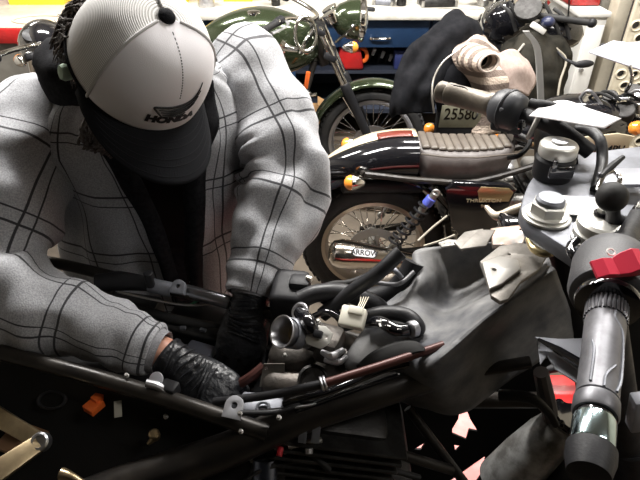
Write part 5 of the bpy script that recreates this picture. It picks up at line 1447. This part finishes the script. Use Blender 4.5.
# hood / inner black fleece round the neck
mb = MB()
cn = V((-.295,.955,1.425))
rings = []
N = 56
for i in range(N+1):
    a = PI*.13+(2*PI-PI*.26)*i/N                 # open at the throat
    back = (1-math.cos(a))/2
    c = cn+RZ(YAW) @ V((math.sin(a)*(.105+.045*back)*(1-.30*max(0, math.sin(a))), -math.cos(a)*(.075+.03*back), 0))+V((0,0,.012+.022*back))
    nd = (c-cn); nd.z = 0; nd.normalize(); rg = []
    for k in range(18):
        b_ = 2*PI*k/18; rr = (.034+.020*back)*(1-.45*max(0, math.sin(a)))
        rr *= 1+.25*nz(V((math.cos(b_), math.sin(b_), a*2)), 1.4, 2)
        rg.append(c+nd*rr*1.15*math.cos(b_)+V((0,0,1))*rr*math.sin(b_))
    rings.append(rg)
mb.rings(rings)
mb.build('hood', hoodm, PR, smooth=80)
# drapes of dark facing down each side of the opening
for e, sg in ((0, 1), (1, -1)):
    g = []
    for k in range(10, NT-1, 6):
        p = rings_t[k][e]; w = .010+.025*(k/NT)
        g.append([p+V((-sg*w*.9,-.002+.0,0)), p+V((-sg*w*.3,-.012,0)), p+V((sg*w*.35,-.012,.0)), p+V((sg*w*.8,.004,0))])
    MB().patch(g, 12, 40, disp=lambda a, b, p: .004*nz(p, 18)).build('fleece_facing', hoodm, jacket, solid=.004)

# ---------------- cap
cb = .045                                             # height of cap rim above the head centre
def crown(az, t, o=0.0):
    e = .50+.20*(1-math.cos(az))/2
    k = max(0, math.cos(t*PI/2))**e
    h = .110*math.sin(t*PI/2)**.95
    ca = math.cos(az); yy = (.102 if ca > 0 else .100)*ca*k; xx = .094*math.sin(az)*k
    p = V((xx, yy, h))
    n = V((math.sin(az)*(.9-.6*t), ca*(.9-.6*t), .15+t*1.1)).normalized()
    p += n*o
    return hd(p.x, p.y+.004, p.z+cb-.028)
def capgrid(a0, a1, na, nt, o=0.0, uvs=True, dim=0.0):
    rings = [[crown(a0+(a1-a0)*i/na, min(1, t/nt*.999), o) for i in range(na+1)] for t in range(nt+1)]
    return MB().rings(rings, False, False, uv=lambda j, i: ((a0+(a1-a0)*i/na)*.1, j/nt*.16))
AF = math.radians(66)
cap = capgrid(-AF, AF, 50, 30, .0015).build('cap', capfoam, PR, solid=.002, smooth=80)
for a0, a1 in ((AF, PI), (PI, 2*PI-AF)):
    capgrid(a0, a1, 46, 30, 0).build('mesh_panel', meshcap, cap, solid=.0015, smooth=80)
for az in (AF, PI, 2*PI-AF):
    MB().tube([crown(az, t/20*.97, .0026) for t in range(21)], .0024 if az != PI else .002, 8, 60).build('seam', mat('off_white_seam', (.50,.49,.49), .8), cap)
mb = MB()
for k in range(22):
    t = .97-k*.026
    if t < .42: break
    mb.tube([crown(0, t, .0022), crown(0, t-.014, .0022)], .0009, 6, 2)
mb.build('stitching', mat('dark_thread', (.08,.08,.09), .8), cap)
MB().tube([crown(a/40*2*PI, 0.0, .0015) for a in range(41)], .0025, 8, 120).build('sweat_band', brimm, cap)
MB().ball(crown(0, 1, .004), .0115, (1,1,.62), 20, Rm).build('button', brimm, cap)
# brim
rings = []; NA, NR = 48, 16
AB = math.radians(76)
for r_ in range(NR+1):
    rg = []
    for i in range(NA+1):
        az = -AB+2*AB*i/NA; u = r_/NR
        base = V((.094*math.sin(az), .102*math.cos(az)+.004, 0))
        w = .082*(math.cos(az/AB*PI/2)**.5)
        q = base+V((math.sin(az)*.10, 1, 0)).normalized()*w*u
        q.z = -.10*w*u-2.6*(q.x*q.x)*(.35+.65*u)+.028*.35*0
        rg.append(hd(q.x, q.y, q.z+cb-.026))
    rings.append(rg)
br = MB().rings(rings, False, False).build('brim', brimm, cap, solid=.004, smooth=80)
for u in (.25,.42,.58,.74,.90):
    k = int(u*NR); MB().tube([p+U*.0022 for p in rings[k][3:-3:3]], .0006, 5, 60).build('brim_stitch', mat('grey_thread', (.022,.022,.025), .9, spec=.1), br)
# embroidery mapped on the crown
ROT = math.radians(0)
def surf(a, b, o=.0030):
    a2 = a*math.cos(ROT)-b*math.sin(ROT); b2 = a*math.sin(ROT)+b*math.cos(ROT)
    return crown(a2/.104, max(0.01, b2)/.165, o)
blackthread = mat('black_embroidery', (.010,.010,.012), .55)
SX, SY = .0, .026
def fn(c): return surf(c.x*1.28+SX, c.y+SY, .0034 if c.z > 0 else .0018)
MB().text('HONDA', .0165, V((0,0,0)), (1,0,0), (0,1,0), .001, off=.0011, fn=fn, spacing=1.02).build('lettering', blackthread, cap)
def cc(x, y): return ((x-262)*.00025+SX+.001, (352-y)*.000205+SY+.003)
def feather(path, wid, n=34):
    pts = catmull([V((*cc(*p), 0)) for p in path], n); rings = []
    L, Rr = [], []
    for i, p in enumerate(pts):
        d = (pts[min(i+1,n)]-pts[max(i-1,0)]).normalized(); nn = V((-d.y, d.x, 0)); w = lerps(wid, i/n)*.000205
        L.append(surf(p.x+nn.x*w, p.y+nn.y*w, .0032)); Rr.append(surf(p.x-nn.x*w, p.y-nn.y*w, .0032))
    return [[L[i], surf(pts[i].x, pts[i].y, .0042), Rr[i]] for i in range(n+1)]
mb = MB()
for path, wid in (([(190,342),(150,300),(118,262),(150,252),(230,240),(340,208),(405,150),(440,85)], [4,6,7,9,10,10,8,1]),
                  ([(150,276),(240,266),(330,238),(390,195),(424,150)], [4,9,10,8,1]),
                  ([(166,295),(240,288),(320,268),(375,235),(408,190)], [4,9,9,7,1]),
                  ([(180,314),(240,308),(305,296),(350,272),(385,236)], [4,9,9,7,1]),
                  ([(196,330),(235,328),(280,324),(310,318),(330,306)], [4,8,7,5,1])):
    mb.rings(feather(path, wid), False, False)
mb.build('wing_emblem', blackthread, cap, solid=.0006)

# hair, beard, ear and ear plug
mb = MB()
def strand(p0, p1, p2, r): mb.tube([p0, p1, p2], [r, r*.8, r*.25], 6, 8)
random.seed(3)
for s in (-1, 1):
    for k in range(260):
        f0 = random.uniform(-.10,.02); u0 = random.uniform(.0,.045)
        x0 = s*(.079+.004*random.random())*math.sqrt(max(.1, 1-(f0/.115)**2))
        dx = s*random.uniform(.002,.012) if f0 < -.02 else s*random.uniform(0,.006)
        ln = random.uniform(.025,.060) if f0 < -.015 else random.uniform(.015,.03)
        strand(hd(x0,f0,u0), hd(x0+dx,f0-random.uniform(0,.015),u0-ln*.5), hd(x0+dx*random.uniform(.3,1.4),f0-random.uniform(-.01,.03),u0-ln), random.uniform(.0010,.0022))
for k in range(120):
    x0 = random.uniform(-.075,.075); f0 = -.092*math.sqrt(max(.1, 1-(x0/.1)**2)); u0 = random.uniform(.0,.04)
    strand(hd(x0,f0,u0), hd(x0*1.05,f0-.018,u0-.03), hd(x0*1.1+random.uniform(-.01,.01),f0-.008,u0-.08), random.uniform(.003,.0045))
mb.build('hair', hairm, PR, smooth=80)
mb = MB()
for k in range(360):
    th = random.uniform(-1.45,1.45); u0 = random.uniform(-.105,-.035)
    if abs(th) < .35 and u0 > -.06: continue
    x0 = .066*math.sin(th); f0 = .03+.062*math.cos(th)*(1-.3*(-u0-.035)/.07)
    ln = random.uniform(.015,.035)
    strand(hd(x0,f0,u0), hd(x0*1.08,f0+.008,u0-ln*.5), hd(x0*1.0+random.uniform(-.006,.006),f0+.004,u0-ln), random.uniform(.0022,.004))
mb.build('beard', hairm, PR, smooth=80)
e = hd(-.092,-.004,-.006)
MB().lathe([(.006,-.012),(.0105,-.004),(.0115,.004),(.009,.009),(.001,.010)], e, -Rg, 18).build('ear_plug', plugm, PR)

# ---------------- gloves
def glove(wr, fdir, nrm, side, curls, name_label, spread=.0, thumbc=(.5,.3), sc=1.0):
    y = V(fdir).normalized(); z = (V(nrm)-y*V(nrm).dot(y)).normalized(); x = y.cross(z)*side   # x toward the thumb
    def h(a, b, c): return wr+(x*a+y*b+z*c)*sc
    mb = MB()
    # cuff and wrist
    def oval(b, rx, rz, cx=0, cz=0): return [h(cx+rx*math.cos(2*PI*k/20), b, cz+rz*math.sin(2*PI*k/20)) for k in range(20)]
    mb.rings([oval(-.030,.033,.030), oval(-.005,.033,.028), oval(.012,.034,.024), oval(.035,.041,.022), oval(.065,.045,.020), oval(.090,.044,.017), oval(.100,.038,.013)])
    for i, (fx, fb, L, r) in enumerate(((.033,.090,.070,.0100),(.011,.097,.078,.0104),(-.011,.094,.073,.0100),(-.031,.085,.058,.0090))):
        c0, c1, c2 = curls[i]; ang = 0; p = V((fx*.95, fb-.03, .0)); pts = [h(*p)]; sp = spread*(1.5-i)*.12
        p = p+V((0,.03,.002)); pts.append(h(*p))
        for seg, c in ((.45, c0), (.31, c1), (.24, c2)):
            ang += c; p = p+V((math.sin(sp)*L*seg, math.cos(ang)*L*seg, -math.sin(ang)*L*seg)); pts.append(h(*p))
        mb.tube(pts, [r*1.05*sc,r*1.12*sc,r*1.06*sc,r*1.0*sc,r*.80*sc], 12, 24); mb.ball(pts[-1], r*.80*sc, seg=10)
    a0, a1 = thumbc
    p = V((.030,.018,-.006)); pts = [h(*p)]; p = p+V((.026,.028,-.012)); pts.append(h(*p))
    p = p+V((math.sin(.5-a0)*.036, math.cos(.5-a0)*.036, -.012)); pts.append(h(*p)); p = p+V((math.sin(.4-a1)*.028, math.cos(.4-a1)*.028, -.010)); pts.append(h(*p))
    mb.tube(pts, [.015*sc,.0145*sc,.0115*sc,.0095*sc], 12, 18); mb.ball(pts[-1], .0093*sc, seg=10)
    g_ = mb.build('glove', latex, PR, name_label, remesh=.0028, sm=3)
    tx = bpy.data.textures.new('crease', 'CLOUDS'); tx.noise_scale = .022
    md = g_.modifiers.new('d', 'DISPLACE'); md.texture = tx; md.strength = .0035; md.texture_coords = 'LOCAL'
    MB().rings([oval(-.034,.0335,.0305), oval(-.030,.0350,.032), oval(-.026,.0335,.0305)], True, False).build('rolled_cuff', latex, g_)
    # creases across the wrist and back of the hand
    for k in range(9):
        b0 = -.02+k*.010; rx = .0355+.0008*k; a_ = 25+((k*37) % 40)
        pts = [h((rx+.001)*math.cos(math.radians(q)), b0+.006*math.sin(math.radians(q*2+k*50)), (.0275-.0006*k+.0012)*math.sin(math.radians(q))) for q in range(a_, a_+100, 12)]
        MB().tube(pts, [.0004,.0026,.0026,.0004], 6, 24).build('wrinkle', latex, g_)
    return g_
fR = (PZ(212,388,1.065)-wrR)
glove(wrR+fR.normalized()*.036, fR, V((-.05,-.45,.88)), 1, [(.35,.7,.5),(.45,.8,.6),(.5,.8,.6),(.55,.9,.6)], 'black glove on the bare wristed hand at left', thumbc=(.5,.3), sc=.93)
fL = (PZ(240,352,1.03)-wrL)
glove(wrL+fL.normalized()*.006, fL, V((.15,-.75,.6)), -1, [(.30,.6,.4),(.35,.6,.4),(.4,.7,.5),(.45,.7,.5)], 'black glove under the right hand sleeve, reaching down', spread=.4, sc=1.02)
